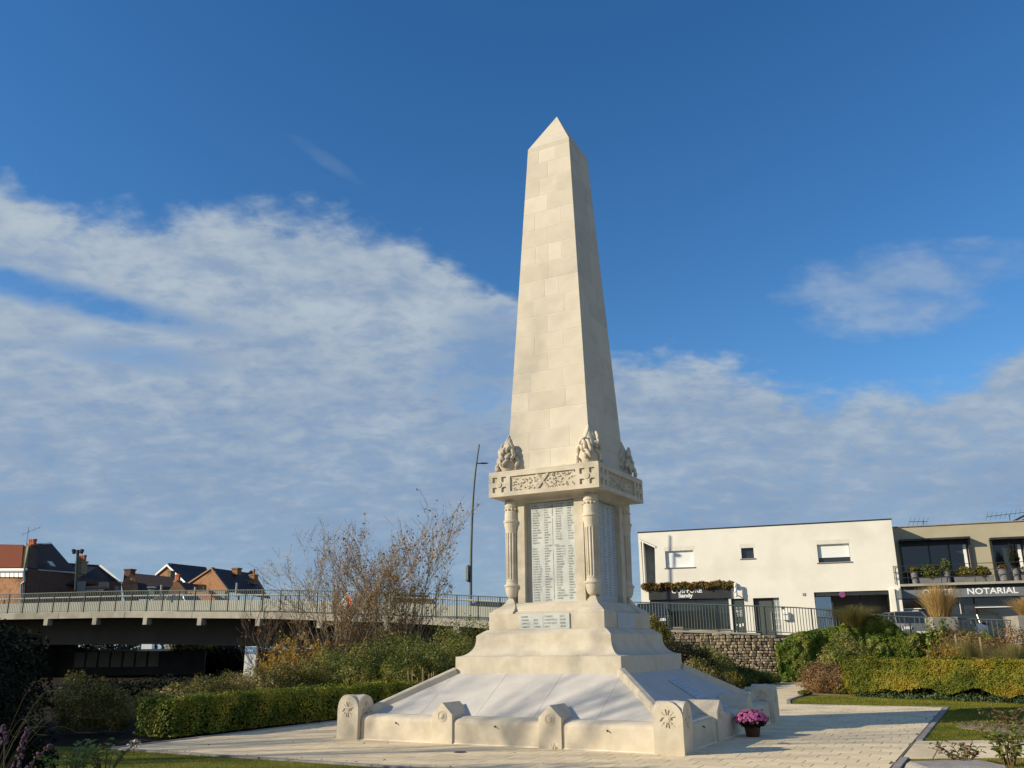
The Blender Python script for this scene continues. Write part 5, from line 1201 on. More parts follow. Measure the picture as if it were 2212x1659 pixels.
def hedge_box(name, label, quad, h, n, size, m, cat='hedge', coff=0, lumps=.06, floor=0.0, woody=0, clsc=2.2, holes=None):
    """clipped hedge over a footprint quad (front-left, front-right, back-right, back-left) of world points"""
    q = [Vector((p[0], p[1], 0)) for p in quad]; c = sum(q, Vector()) / 4; e = empty(name, (c.x, c.y, 0), label, cat)
    Lf = (q[1] - q[0]).length; D = (q[3] - q[0]).length; D2 = (q[2] - q[1]).length
    a_top = Lf * D; a_f = Lf * h; a_e = D * h; tot = a_top + 2 * a_f + 2 * a_e; P = []; Nn = []
    def bil(u, v): return q[0] * (1 - u) * (1 - v) + q[1] * u * (1 - v) + q[2] * u * v + q[3] * (1 - u) * v
    fn = (q[1] - q[0]).cross(Vector((0, 0, 1))).normalized(); en = (q[1] - q[0]).normalized()
    for i in range(n):
        r = random.random() * tot; u, v, w = random.random(), random.random(), random.random(); ins = random.random() ** 2 * .14
        if r < a_top: p = bil(u, v); z = h - ins; nn = Vector((0, 0, 1))
        elif r < a_top + a_f * 1.4: p = bil(u, 0) - fn * ins; z = w * h; nn = fn
        elif r < a_top + 2 * a_f: p = bil(u, 1) + fn * ins; z = w * h; nn = -fn
        elif r < a_top + 2 * a_f + a_e: p = bil(0, v) + en * ins; z = w * h; nn = -en
        else: p = bil(1, v) - en * ins; z = w * h; nn = en
        nz = mnoise.noise(Vector((p.x * 1.7, p.y * 1.7, z * 1.7))); nz2 = mnoise.noise(Vector((p.x * 6, p.y * 6, z * 6)))
        if holes and z < h * .42 and nn.z < .5 and mnoise.noise(Vector((p.x * 1.15 + 9, p.y * 1.15, 0))) * .9 + .5 > (z / (h * .42)) * 1.0 + .05: continue
        p = Vector((p.x, p.y, max(.02, z))) + nn * (nz * lumps + nz2 * lumps * .6)
        P.append(p - c * 1.0 + Vector((0, 0, 0))); Nn.append(nn + Vector((0, 0, .3)))
    P = np.array([tuple(p) for p in P]); P[:, 2] += c.z; W_ = P + np.array([c.x, c.y, 0])
    cl = .45 + fnoise(W_, clsc, 1) * .9 + coff
    V, Fq, r_ = leaves(P, size, np.array([tuple(v) for v in Nn]), .7, .6, cl, .2)
    link('leaf_mass', npmesh('leaf_mass', V, Fq, m, r_), e)
    core = [c + (p - c) * 1.0 for p in q]; ins = .16
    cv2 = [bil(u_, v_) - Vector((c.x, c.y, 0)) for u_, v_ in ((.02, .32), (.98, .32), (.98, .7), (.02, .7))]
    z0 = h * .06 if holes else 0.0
    MB().hexa([Vector((p.x, p.y, z0)) for p in cv2], [Vector((p.x, p.y, h - .2)) for p in cv2]).build('painted_shade_core', L_DARKCORE, e)  # solid block coloured dark to stand for shade inside the hedge
    if woody:
        for i in range(woody):
            ws = MB(); u = (i + .5) / woody + random.uniform(-.02, .02); b = bil(u, .28) - Vector((c.x, c.y, 0)); lean = random.uniform(-.25, .25)
            ws.tube([b, b + en * lean * .3 + Vector((0, 0, h * .25)), b + en * lean + fn * random.uniform(0, .15) + Vector((0, 0, h * .62))], [.035, .028, .018], 6)
            for k in range(2):
                l2 = random.uniform(-.45, .45); ws.tube([b + en * lean * .3 + Vector((0, 0, h * .18)), b + en * (lean * .3 + l2 * .5) + fn * .1 + Vector((0, 0, h * .34)), b + en * (lean + l2) + fn * .12 + Vector((0, 0, h * .55))], [.022, .018, .012], 5)
            ws.build('stem', BARK, e)
    return e
L_DARKCORE = mat('inner shade colour', (.02, .018, .01), (.04, .035, .018), scale=20, rough=1, spec=0)  # near-black colour painted in for the shade between the leaves

def bush(name, label, spots, n, size, m, cat='shrub', group=None, Yoff=0, stems=10, rough=.3, floor=.02, zc=.5, coff=0, jitter=.8, aspect=.55, stemm=None, cl=2.0, cvar=.22, loc=None, shell=.5):
    """spots: (x px, top y px, Y, radius in metres [, squash]) read off the photograph; blobs rest on the ground"""
    B = []
    for s in spots:
        x, yt, Y, r = s[:4]; p = at(x, yt, Y); zt = max(.12, p.z); d_ = s[4] if len(s) > 4 else 1
        zb = s[5] if len(s) > 5 else 0
        B.append((p.x, Y, zb + (zt - zb) * zc, r, r * d_, (zt - zb) * (1 - zc) * 1.0 if zc > .3 else (zt - zb)))
    B = np.array(B); c = B[:, :2].mean(0); e = empty(name, (c[0], c[1], 0), label, cat, group)
    Bl = B.copy(); Bl[:, 0] -= c[0]; Bl[:, 1] -= c[1]
    foliage_blobs('foliage', [tuple(b) for b in Bl], n, size, m, e, floor=floor, rough=rough, coff=coff, jitter=jitter, aspect=aspect, clumpsc=cl, cvar=cvar, shell=shell)
    if stems:
        mb = MB()
        for i in range(stems):
            b = Bl[i % len(Bl)]; a = random.uniform(0, 2 * pi); k = random.uniform(.1, .9)
            mb.tube([(b[0] + .1 * cos(a), b[1] + .1 * sin(a), 0), (b[0] + k * b[3] * .5 * cos(a), b[1] + k * b[4] * .5 * sin(a), b[2] * .7), (b[0] + k * b[3] * cos(a), b[1] + k * b[4] * sin(a), b[2] + b[5] * (1 - k) * .9)], [.02, .013, .005], 5)
        mb.build('stem', stemm or TWIG, e)
    return e
def core_blobs(e, blobs):  pass

# --- left side
hedge_box('clipped_hedge', 'long clipped green box hedge with a shaded front behind the left edge of the plaza', (mw(-6.33, -4.35), mw(-6.0, 7.5), mw(-6.95, 7.5), mw(-7.35, -4.40)), .70, 60000, .024, L_HEDGE, coff=.16, lumps=.10)
bush('brown_shrub', 'low brownish shrub with pale seed heads between the dark bush and the hedge', [(170, 1455, 19.0, .42), (225, 1470, 19.3, .40), (262, 1490, 19.2, .3)], 16000, .022, L_BROWN, rough=.22, zc=.45, stems=14)
bush('brown_shrub', 'spreading low brown shrub just behind the left end of the clipped hedge', [(330, 1492, 21.5, .5), (390, 1478, 22, .6), (450, 1460, 22.5, .6), (500, 1452, 23, .55)], 26000, .024, L_BROWN, rough=.2, zc=.4, stems=20)
bush('olive_shrub', 'olive brown shrub mass right of the information totem', [(560, 1440, 24, .6), (620, 1432, 24.5, .7), (680, 1425, 25, .7)], 26000, .026, L_BROWN, coff=-.12, rough=.2, zc=.4, stems=20)
bush('olive_shrub', 'dark olive rounded shrub below the multi stemmed trees', [(720, 1405, 26, .8), (790, 1392, 26.5, .9), (760, 1425, 25, .7)], 32000, .028, L_OLIVE, rough=.2, zc=.4, stems=16)
bush('evergreen_shrub', 'large dark green spreading shrub in the middle of the bank', [(850, 1372, 27.5, 1.0), (900, 1375, 27, .9), (930, 1390, 26, .8), (870, 1405, 25.5, .7)], 42000, .03, L_OLIVE, coff=-.10, rough=.2, zc=.4, stems=14)
bush('evergreen_shrub', 'grey green shrub against the bridge just left of the memorial', [(975, 1345, 30, .9), (1030, 1342, 30.5, .9), (1000, 1370, 28, .8), (1060, 1350, 31, .8)], 36000, .03, L_OLIVE, coff=.06, rough=.2, zc=.4, stems=14)
bush('yellow_shrub', 'upright yellow green shrub shoots standing out of the hedge', [(790, 1450, 23.5, .13), (838, 1445, 23.9, .12), (815, 1466, 23.7, .15), (752, 1468, 23.1, .11)], 3600, .028, L_YEL, coff=.2, rough=.5, zc=.5, stems=14, stemm=L_DARKCORE)
dr_ = empty('dry_stalks', tuple(at(905, 1480, 24.5))[:2] + (0,), 'bunch of pale dry upright stalks behind the hedge', 'stalks')
mb = MB()
for i in range(14):
    x = random.uniform(-.35, .35); mb.tube([(x, random.uniform(-.1, .1), .3), (x + random.uniform(-.05, .05), 0, .62 + random.uniform(.1, .45))], [.008, .010], 5)
mb.build('stalk', mat('dry straw', (.42, .30, .16), rough=.9), dr_)

def branch(mb, lf, p, d_, L_, r, lev, maxlev, spread=.45, upb=.25, leafp=.0, seg=4, split=(2, 4), n6=5):
    pts = [p]; rads = [r]; q = p.copy(); dd = d_.normalized()
    for i in range(seg):
        dd = (dd + Vector((random.gauss(0, .13), random.gauss(0, .13), random.gauss(0, .06) + upb * .2))).normalized(); q = q + dd * L_ / seg; pts.append(q.copy()); rads.append(max(.0052, r * (1 - .62 * (i + 1) / seg)))
    mb.tube(pts, rads, 3 if lev >= 2 else n6, caps=False)
    if lev >= 1 and leafp > 0:
        for i in range(1, len(pts)):
            if random.random() < leafp: lf.append(tuple(pts[i] + Vector((random.gauss(0, .05), random.gauss(0, .05), random.gauss(0, .05)))))
    if lev < maxlev:
        for i in range(1, len(pts)):
            for k in range(random.randint(*split) - 1 if i < len(pts) - 1 else 2):
                a = (pts[i] - pts[i - 1]).normalized(); ax = Vector((random.gauss(0, 1), random.gauss(0, 1), random.gauss(0, 1))).cross(a).normalized()
                nd = (a + ax * random.uniform(spread * .6, spread * 1.5) + Vector((0, 0, upb * .4))).normalized()
                branch(mb, lf, pts[i], nd, L_ * random.uniform(.38, .62), rads[i] * .62, lev + 1, maxlev, spread, upb, leafp, seg, split, n6)
def bare_tree(name, label, base, stems, h, mtrunk, leafp, leafn_extra=0, maxlev=3, spread=.42, r0=.03, cat='tree', lsize=.045, fan=.5, upb=.3, leafmat_=None, split=(2, 3), lowleaf=0, group=None):
    e = empty(name, base, label, cat, group); mb = MB(); lf = []
    for i in range(stems):
        a = 2 * pi * i / stems + random.uniform(-.4, .4); t = random.uniform(.35, 1) * fan
        d_ = Vector((cos(a) * t, sin(a) * t * .8, 1)).normalized(); branch(mb, lf, Vector((cos(a) * .12, sin(a) * .12, 0)), d_, h * random.uniform(.72, 1.0) * (1 - .18 * t), r0 * random.uniform(.8, 1.3), 0, maxlev, spread, upb, leafp, 5, split)
    mb.build('trunk', mtrunk, e, fixn=False)
    if lowleaf:
        lf2 = [l for l in lf if l[2] < h * .5]; lf += [tuple(np.array(l) + rng.normal(size=3) * .12) for l in lf2 for _ in range(lowleaf)]
    if lf:
        P = np.array(lf); V, Fq, r_ = leaves(P, lsize, None, 1, .45); link('dead_leaves', npmesh('dead_leaves', V, Fq, leafmat_ or L_DRY, r_), e)
    return e
random.seed(21)
b = at(722, 1400, 31); bare_tree('bare_tree', 'multi stemmed bare tree with many small brown seed clusters, left one of the pair', (b.x, 31, 0), 12, 3.4, BARK, .40, maxlev=3, fan=.50, r0=.030, spread=.6, lsize=.032, split=(1, 3), lowleaf=3, leafmat_=L_DRY)
b = at(868, 1385, 32); bare_tree('bare_tree', 'taller sparse bare tree with pale straight stems next to the memorial', (b.x, 32, 0), 8, 4.2, BARK, .24, maxlev=3, fan=.36, r0=.034, spread=.5, lsize=.055, split=(1, 3), lowleaf=2)
b = at(640, 1420, 28.5); bare_tree('autumn_bush', 'low bush with yellow and orange autumn leaves between the totem and the bare trees', (b.x, 28.5, 0), 10, 1.55, BARK, .8, maxlev=2, fan=1.0, r0=.020, spread=.55, lsize=.055, cat='shrub', split=(2, 3), leafmat_=L_ORG, lowleaf=2)
b = at(590, 1420, 29.5); bare_tree('bare_shrub', 'thin leafless shrub just right of the information totem', (b.x, 29.5, 0), 7, 2.3, BARKD, .10, maxlev=2, fan=.8, r0=.014, spread=.5, lsize=.04, cat='shrub')
bush('autumn_tree', 'small tree with orange leaves seen under the bridge', [(410, 1385, 64.6, 1.3, .5, .9), (440, 1391, 64.6, 1.2, .5, .8), (425, 1402, 64.2, .9, .5, .5)], 6000, .10, L_ORG, cat='tree', rough=.4, stems=5)
bush('dark_tree', 'dark round tree standing in the gap under the bridge', [(510, 1390, 66, 2.4, 1), (470, 1400, 65, 1.8)], 6000, .14, L_DARK, cat='tree', rough=.3, stems=4)
bush('dark_tree', 'dark tree at the left end of the gap under the bridge', [(130, 1385, 66, 3.0, 1), (60, 1380, 66, 3.0), (230, 1388, 80, 2.6)], 8000, .14, L_DARK, cat='tree', rough=.3, stems=4)

bush('dark_shrub', 'row of dark low shrubs added for the shaded bank in front of the bridge', [(140 + i * 42, 1482 - (i % 3) * 6 - i * 2, 27 + (i % 2) * 2, .95) for i in range(11)], 22000, .05, L_DARK, rough=.25, zc=.4, stems=10)  # dark mass added in place of ground that lies in shade
# dark evergreen at the left edge of the picture
dk = empty('dark_evergreen', (-7.0, 11.2, 0), 'big dark evergreen bush filling the lower left edge', 'bush')
Bd = [(-.1, .2, .9, .95, .9, 1.05), (-.9, 0, 1.25, 1.0, .9, 1.15), (.35, .3, .55, .75, .7, .75), (-.4, .1, .5, 1.1, 1.0, .8), (.75, .5, .3, .5, .5, .45)]
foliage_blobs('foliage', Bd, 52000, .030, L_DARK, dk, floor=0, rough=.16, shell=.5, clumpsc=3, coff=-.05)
MB().tube([(0, .1, 0), (-.1, .1, .7), (-.3, .1, 1.3)], [.09, .06, .03], 8).build('trunk', BARKD, dk)
# individual-leaf plants in the foreground
def leafy(name, label, base, shoots, nleaf, size, m_set, cat='plant', spread=.35, h=.5, stemm=TWIG, droop=.25, seed=1, nmax=140):
    r_ = random.Random(seed); e = empty(name, base, label, cat)
    ms = []
    for m in m_set:
        mb = MB(); k = [(-.02, 0), (.28, .17), (.55, .24), (.8, .17), (1, 0)]
        V = [Vector((0, 0, 0))]
        for t, w in k[1:-1]: V += [Vector((t, -w, .06 + .04 * t)), Vector((t, 0, -.02 * t)), Vector((t, w, .06 + .04 * t))]
        V.append(Vector((1, 0, -.10)))
        Fc = [(0, 1, 2), (0, 2, 3), (1, 4, 5, 2), (2, 5, 6, 3), (4, 7, 8, 5), (5, 8, 9, 6), (7, 10, 8), (8, 10, 9)]
        mb.add(V, Fc); me = mb.mesh('leaf', m); a = me.attributes.new('rnd', 'FLOAT', 'FACE'); v0 = r_.uniform(.1, .95)
        a.data.foreach_set('value', np.full(len(me.polygons), v0, np.float32)); ms.append(me)
    st = MB(); cnt = 0
    for s in range(shoots):
        a = r_.uniform(0, 2 * pi); rr_ = spread * r_.uniform(.2, 1); hh = h * r_.uniform(.6, 1.1)
        p0 = Vector((.06 * cos(a), .06 * sin(a), 0)); p2 = Vector((rr_ * cos(a), rr_ * sin(a), hh)); p1 = (p0 + p2) / 2 + Vector((0, 0, .12 * h)) - Vector((cos(a), sin(a), 0)) * rr_ * .15
        pts = [p0 * (1 - t) ** 2 + p1 * 2 * t * (1 - t) + p2 * t * t for t in np.linspace(0, 1, 7)]; st.tube(pts, [.008 - .001 * i for i in range(7)], 5)
        for i in range(nleaf):
            if cnt >= nmax: break
            t = .25 + .75 * (i + r_.random()) / nleaf; j = min(5, int(t * 6)); p = pts[j].lerp(pts[j + 1], t * 6 - j); b_ = a + r_.uniform(-2.2, 2.2) if t < .9 else r_.uniform(0, 2 * pi)
            sz = size * r_.uniform(.65, 1.2); link('leaf', ms[r_.randrange(len(ms))], e, p, (r_.uniform(-.7, .7), r_.uniform(-.75, .45) - droop * .2, b_), (sz, sz, sz)); cnt += 1
    st.build('stem', stemm, e); return e
LG = leafmat('garden plant leaf', [(.10, .17, .03), (.18, .27, .05), (.28, .32, .08), (.30, .18, .08)], trans=.25, rough=.35)  # greens brightened so leaves standing in shade look sunlit
LR = leafmat('rose leaf', [(.07, .10, .03), (.15, .16, .05), (.26, .19, .08), (.32, .11, .08)], trans=.25, rough=.35)
p = gnd(150, 1659); leafy('leafy_plant', 'green leafed plant with pointed leaves coloured bright as if sunlit at the bottom left corner', (at(150, 1640, 9.6).x, 9.6, 0.25), 12, 11, .085, [LG] * 5, h=.42, spread=.42, seed=3)
leafy('leafy_plant', 'low leafy shoots in front of the dark bush, left of the pink flower', (at(235, 1600, 12.2).x, 12.2, 0.05), 12, 10, .09, [LG] * 5, h=.42, spread=.55, seed=5)
hyd = empty('pink_flower', tuple(at(291, 1600, 14.8))[:2] + (0,), 'pink and white flower head beside the left end of the hedge', 'flower')
pt = MB().add([(-.5, 0, 0), (0, -.4, .1), (.5, 0, .12), (0, .4, .1)], [(0, 1, 2, 3)]).mesh('petal', mat('pink white petal', (.62, .45, .46), (.75, .66, .64), scale=6, rough=.6, rnd=.15))
for i in range(34):
    a = random.uniform(0, 2 * pi); el_ = random.uniform(.0, 1.4); r_ = .11; link('petal', pt, hyd, (r_ * cos(a) * cos(el_), r_ * sin(a) * cos(el_), .12 + r_ * sin(el_)), (random.uniform(-1, 1), random.uniform(-1, 1), a), (.055,) * 3)
MB().tube([(0, 0, 0), (0, 0, .12)], .01, 5).build('stem', TWIG, hyd)
pf = empty('purple_flower_spikes', tuple(at(35, 1620, 7.6))[:2] + (0.45,), 'purple flowering spikes rising at the left edge', 'flower')
PURP = mat('dusky purple petals', (.09, .045, .085), (.15, .08, .13), scale=30, rough=.8, rnd=.2)
flw = MB().ball((0, 0, 0), 1, 6, 4).mesh('floret', PURP)
for (sx, hh, ln_, tl_) in ((.02, .55, .30, .12), (-.10, .58, .16, -.1), (.10, .30, .12, .1), (-.06, .24, .22, .03), (.16, .42, .10, .3)):
    MB().tube([(sx * .4, 0, 0), (sx, 0, hh - ln_), (sx + tl_ * .4, 0, hh)], [.006, .005, .003], 5).build('stem', TWIG, pf)
    for i in range(int(ln_ * 170)):
        t = random.random(); a = random.uniform(0, 2 * pi); r_ = .028 * (1.1 - t * .6)
        link('floret', flw, pf, (sx + tl_ * .4 * t + r_ * cos(a), r_ * sin(a), hh - ln_ + ln_ * t), (0, 0, a), (random.uniform(.008, .013),) * 3)
ag = empty('arching_grass', tuple(at(-20, 1620, 8.6))[:2] + (0,), 'thin arching grass blades at the left edge', 'grass plant')
mb = MB()
for i in range(15):
    a = random.uniform(-.7, .9); R_ = random.uniform(.5, 1.15); hh = random.uniform(.7, 1.15)
    pts = [Vector((R_ * t * cos(a), R_ * t * sin(a), .2 + hh * sin(min(1, t * 1.25) * pi * .62) * 1.0)) for t in np.linspace(0, 1, 17)]; mb.tube(pts, [.0022] * 16 + [.001], 4)
mb.build('blade', mat('dull straw green', (.018, .02, .008), (.04, .038, .015), scale=5, rough=.8), ag)

# --- right side
bush('evergreen_shrub', 'green bushy shrub in front of the gabion wall', [(1525, 1398, 36.0, .75), (1548, 1412, 35.7, .7), (1562, 1440, 35.5, .6)], 24000, .035, L_OLIVE, coff=.38, rough=.22, zc=.45, stems=8)
bush('dark_shrub', 'dark low shrub between the gabion wall and the path', [(1600, 1440, 36.8, .75), (1650, 1450, 36.9, .6), (1590, 1462, 35.8, .7)], 16000, .035, L_OLIVE, coff=-.25, rough=.25, zc=.45, stems=10)
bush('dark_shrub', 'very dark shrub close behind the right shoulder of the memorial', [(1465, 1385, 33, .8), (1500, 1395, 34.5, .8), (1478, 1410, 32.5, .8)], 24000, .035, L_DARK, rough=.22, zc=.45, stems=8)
bush('dried_shrub', 'brown dried flower bush at the foot of the dark shrub', [(1505, 1425, 31.5, .55), (1530, 1440, 31.5, .5), (1560, 1455, 31.5, .4)], 9000, .03, L_BROWN, coff=0, rough=.4, zc=.45, stems=40)
bush('yellow_shrub', 'small round yellow green shrub where the rear path begins', [(1580, 1452, 32.5, .42)], 6000, .035, L_YEL, coff=-.15, rough=.15, zc=.45, stems=6)
bush('euonymus', 'yellow variegated shrub peeping over the shoulder of the memorial', [(1412, 1332, 36.5, .45, 1, 1.2), (1432, 1350, 36.2, .40, 1, 1.0)], 4200, .05, L_YEL, rough=.3, stems=6)
# ivy over the wall
def ivy(name, label, x0, x1, n, topf, d_=-.75, thick=.38, z0f=None, size=.05, y_add=0):
    c = offs((x0 + x1) / 2, d_); e = empty(name, (c.x, c.y, 0), label, 'ivy'); P = []; Nn = []
    while len(P) < n:
        x = random.uniform(x0, x1); zt = topf(x); z = random.uniform(0, 1) ** .8 * zt
        if z0f and z < z0f(x): continue
        t = z / max(zt, .1); nz = mnoise.noise(Vector((x * 1.1, z * 1.3, 3))); nz2 = mnoise.noise(Vector((x * 4, z * 4, 7)))
        dd = d_ - thick * (.5 + .9 * nz + .4 * nz2) + (max(0, t - .88) * 4) * .5 + random.random() ** 2 * .15; p = offs(x, dd); P.append((p.x - c.x, p.y - c.y, z)); Nn.append((0, -1, .45 + (1.4 if t > .93 else 0)))
    P = np.array(P); V, Fq, r_ = leaves(P, size, np.array(Nn), .6, .8, .54 + fnoise(P, 1.6, 3) * .8, .24); link('leaf_mass', npmesh('leaf_mass', V, Fq, L_IVY, r_), e)
    mb = MB()
    for i in range(14):
        x = random.uniform(x0, x1); pts = []
        for t in np.linspace(0, 1, 6): p = offs(x + random.uniform(-.15, .15), d_ + .05); pts.append((p.x - c.x, p.y - c.y, t * topf(x) * .9))
        mb.tube(pts, [.02, .018, .016, .012, .01, .006], 5)
    mb.build('stem', TWIG, e); return e
def itop(x): return float(np.interp(x, [11.2, 11.8, 12.4, 13.5, 14.6, 15.2, 15.9, 16.6, 17.5, 18.6, 19.6, 20.2], [1.5, 1.9, 2.05, 2.15, 2.5, 2.75, 2.5, 1.95, 1.85, 1.8, 1.9, 1.2])) + .12 * mnoise.noise(Vector((x * 2.2, 0, 0)))
ivy('ivy', 'thick green ivy climbing over the right part of the gabion wall', 11.15, 16.2, 38000, itop, size=.062)
ivy('ivy', 'green ivy hanging round the concrete planter left of the office lettering', 16.0, 20.4, 26000, itop, size=.062, z0f=lambda x: .9 if 16.0 < x < 17.8 else 0)
def tuft(name, label, base, n, h, w, m, lean=.35, cat='ornamental grass', curl=.0, wb=.10, bw=.006):
    e = empty(name, base, label, cat); V = []; Fq = []; R_ = []
    for i in range(n):
        a = random.uniform(0, 2 * pi); k = random.random() ** .7; hh = h * random.uniform(.6, 1.08) * (1 - .12 * k); p0 = Vector((wb * k * cos(a), wb * k * sin(a), 0)); out = w * k
        pts = []
        for t in (0, .45, .8, 1.0): pts.append(p0 + Vector((out * cos(a) * t ** 1.6, out * sin(a) * t ** 1.6, hh * (t - curl * t * t))))
        sd = Vector((-sin(a + random.uniform(-1, 1)), cos(a), 0)).normalized() * bw; o = len(V)
        for j, p in enumerate(pts): V += [tuple(p - sd * (1 - .25 * j)), tuple(p + sd * (1 - .25 * j))]
        for j in range(3): Fq.append((o + 2 * j, o + 2 * j + 1, o + 2 * j + 3, o + 2 * j + 2)); R_.append(min(1, max(0, random.gauss(.5, .25))))
    link('blades', npmesh('blades', np.array(V), np.array(Fq), m, np.array(R_)), e); return e
def planter(label, x0, x1, yt, Y, zb=.9):
    a, b = at(x0, yt, Y), at(x1, yt, Y); w = (b.x - a.x); h = a.z - zb; e = empty('concrete_planter', ((a.x + b.x) / 2, Y, zb), label, 'planter'); M_ = Matrix.Rotation(-.12, 4, 'Z')
    mb = MB(); t = .07; hw = w / 2
    mb.box(-hw, hw, -hw, -hw + t, 0, h, M_).box(-hw, hw, hw - t, hw, 0, h, M_).box(-hw, -hw + t, -hw + t, hw - t, 0, h, M_).box(hw - t, hw, -hw + t, hw - t, 0, h, M_).build('planter_wall', CONC2, e, bevel=.012); MB().box(-hw + t, hw - t, -hw + t, hw - t, .05, h - .08, M_).build('planter_soil', SOIL, e); return e, a.z
CONC2 = mat('grey planter concrete', (.27, .25, .215), (.34, .32, .28), scale=3, rough=.95, bump=.1, bscale=30)
pl1, zt1 = planter('grey concrete planter with tall tan grass and ivy', 2006, 2058, 1334, 38.6)
tuft('feather_grass', 'tall upright tan feather grass in the concrete planter', (pl1.location.x, 38.6, zt1 - .05), 2400, 1.42, .62, L_REED, wb=.36, bw=.006)
pl2, zt2 = planter('grey concrete planter cut by the right edge of the picture', 2183, 2262, 1331, 38.0)
tuft('feather_grass', 'paler tan grass in the planter at the right edge', (pl2.location.x, 38.0, zt2 - .05), 1600, 1.0, .75, L_REED, wb=.3, curl=.15)
bush('ivy', 'ivy sprays climbing the face of the planter with the tall tan grass', [(2010, 1348, 37.9, .34, .5), (2036, 1342, 37.8, .26, .5), (2052, 1356, 37.8, .22, .5)], 3600, .06, L_IVY, rough=.4, zc=.5, stems=3, cat='ivy')
gt = at(1850, 1345, 38.3); tuft('arching_grass', 'arching green and straw grass on top of the ivy mound', (gt.x, 38.6, 2.2), 2000, 1.45, 1.25, L_GRN, wb=.30, curl=.38)
def bushr(*a, **k): return bush(*a, **k)
bush('olive_shrub', 'tall olive brown shrub in front of the ivy wall', [(1825, 1372, 34.5, .75), (1805, 1400, 34, .7), (1840, 1410, 34, .8)], 24000, .035, L_OLIVE, coff=.08, rough=.22, zc=.45, stems=12)
bush('rusty_shrub', 'low rust coloured shrub at the corner of the bed', [(1775, 1432, 31.5, .8), (1815, 1438, 31, .8), (1790, 1455, 30.3, .75), (1840, 1455, 30.5, .6)], 26000, .03, L_RUST, rough=.28, zc=.4, stems=50)
bush('yellow_shrub', 'yellowing low plant beside the lawn at the foot of the rust coloured shrub', [(1822, 1480, 29.6, .3), (1850, 1478, 29.6, .36)], 4500, .035, L_YEL, coff=-.2, rough=.2, zc=.45, stems=4)
bush('yellow_shrub', 'tiny yellow plant at the tip of the lawn by the rear path', [(1738, 1491, 29.3, .2)], 1200, .03, L_YEL, coff=-.2, rough=.2, zc=.45, stems=3)
q0, q1 = gnd(1856, 1504), gnd(2330, 1524)
hedge_box('clipped_hedge', 'yellow green clipped hedge with bare stems showing below, along the right lawn', ((q0.x - .35, q0.y, 0), (q1.x, q1.y, 0), (q1.x + .6, q1.y + 1.25, 0), (q0.x + .1, q0.y + 1.3, 0)), 1.08, 120000, .025, L_HEDGEY, coff=-.02, lumps=.12, woody=12, clsc=1.4, holes=True)
GCV = leafmat('ground cover leaves', [(.03, .06, .025), (.06, .11, .04), (.12, .15, .06)], trans=.2)
gx = []
for t in np.linspace(0, 1, 9): pp = q0.lerp(q1, t); gx.append((pp.x + .3, pp.y - .2, .0, .55, .38, .20))
gcv = foliage_blobs('ground_cover', gx, 9000, .035, GCV, floor=0.0, rough=.3); tag(gcv, 'low green ground cover creeping under the right hedge', 'ground cover', kind='stuff')
structure('flower_bed', MB().poly([(9.3, 29.5, -.006), (10.6, 28.1, -.006), (12.4, 25.9, -.006), (16, 23.9, -.006), (22, 23, -.006), (24, 38, -.006), (12.4, 38.2, -.006)]), mat('dry bed soil', (.20, .15, .10), (.30, .24, .165), scale=8, rough=1, bump=.5, bscale=25))
tuft('green_grass_clump', 'loose green grass clump with reddish plumes between the wooden stakes', (at(2090, 1440, 33).x, 33, 0), 2200, 1.85, .75, L_GRN, wb=.25, curl=.1)
tuft('green_grass_clump', 'wide green and rust grass clump at the right edge above the hedge', (at(2195, 1440, 31.5).x, 31.5, 0), 2600, 1.75, .95, L_GRN, wb=.3, curl=.15)
bush('rusty_shrub', 'reddish haze of seed heads behind the grass clumps', [(2060, 1358, 36.5, .6, 1, .8), (2100, 1364, 36.2, .6, 1, .8), (2190, 1352, 35.5, .7, 1, .8), (2140, 1375, 36, .7, 1, .6)], 9000, .035, L_RUST, rough=.35, stems=20)
b = at(2035, 1430, 31.5); bare_tree('autumn_sapling', 'small sapling with golden orange leaves behind the hedge', (b.x, 31.5, 0), 5, 1.1, BARKD, .8, maxlev=2, fan=.45, r0=.013, spread=.45, lsize=.045, cat='shrub', leafmat_=L_ORG, lowleaf=0)
WOOD = mat('weathered wood', (.24, .17, .09), (.34, .25, .15), scale=6, rough=.9, stretch=(1, 1, .15))
for (x, yt, lb) in ((2064, 1371, 'left one of the two wooden stakes beside the timber wall'), (2117, 1376, 'right one of the two wooden stakes beside the timber wall')):
    p = at(x, yt, 34.5); tag(MB().tube([(0, 0, 0), (0, 0, p.z)], .055, 8).build('wooden_stake', WOOD, None, loc=(p.x, 34.5, 0)), lb, 'stake')
twl = empty('timber_wall', tuple(at(2140, 1400, 36.3))[:2] + (0,), 'low retaining wall of stacked grey timbers behind the grass clumps', 'wall')
tmm = mat('grey old timber', (.15, .125, .095), (.22, .19, .15), scale=4, rough=.95, stretch=(.3, 1, 1), rnd=.15)
for r in range(9):
    for k in range(4):
        MB().box(-.9 + k * 1.4 + .01 + (.4 if r % 2 and k else 0), -.9 + (k + 1) * 1.4 - .01 + (.4 if r % 2 else 0), -.1 + random.uniform(-.02, .02), .1, .02 + r * .125, .02 + r * .125 + .11).build('timber', tmm, twl, bevel=.01)
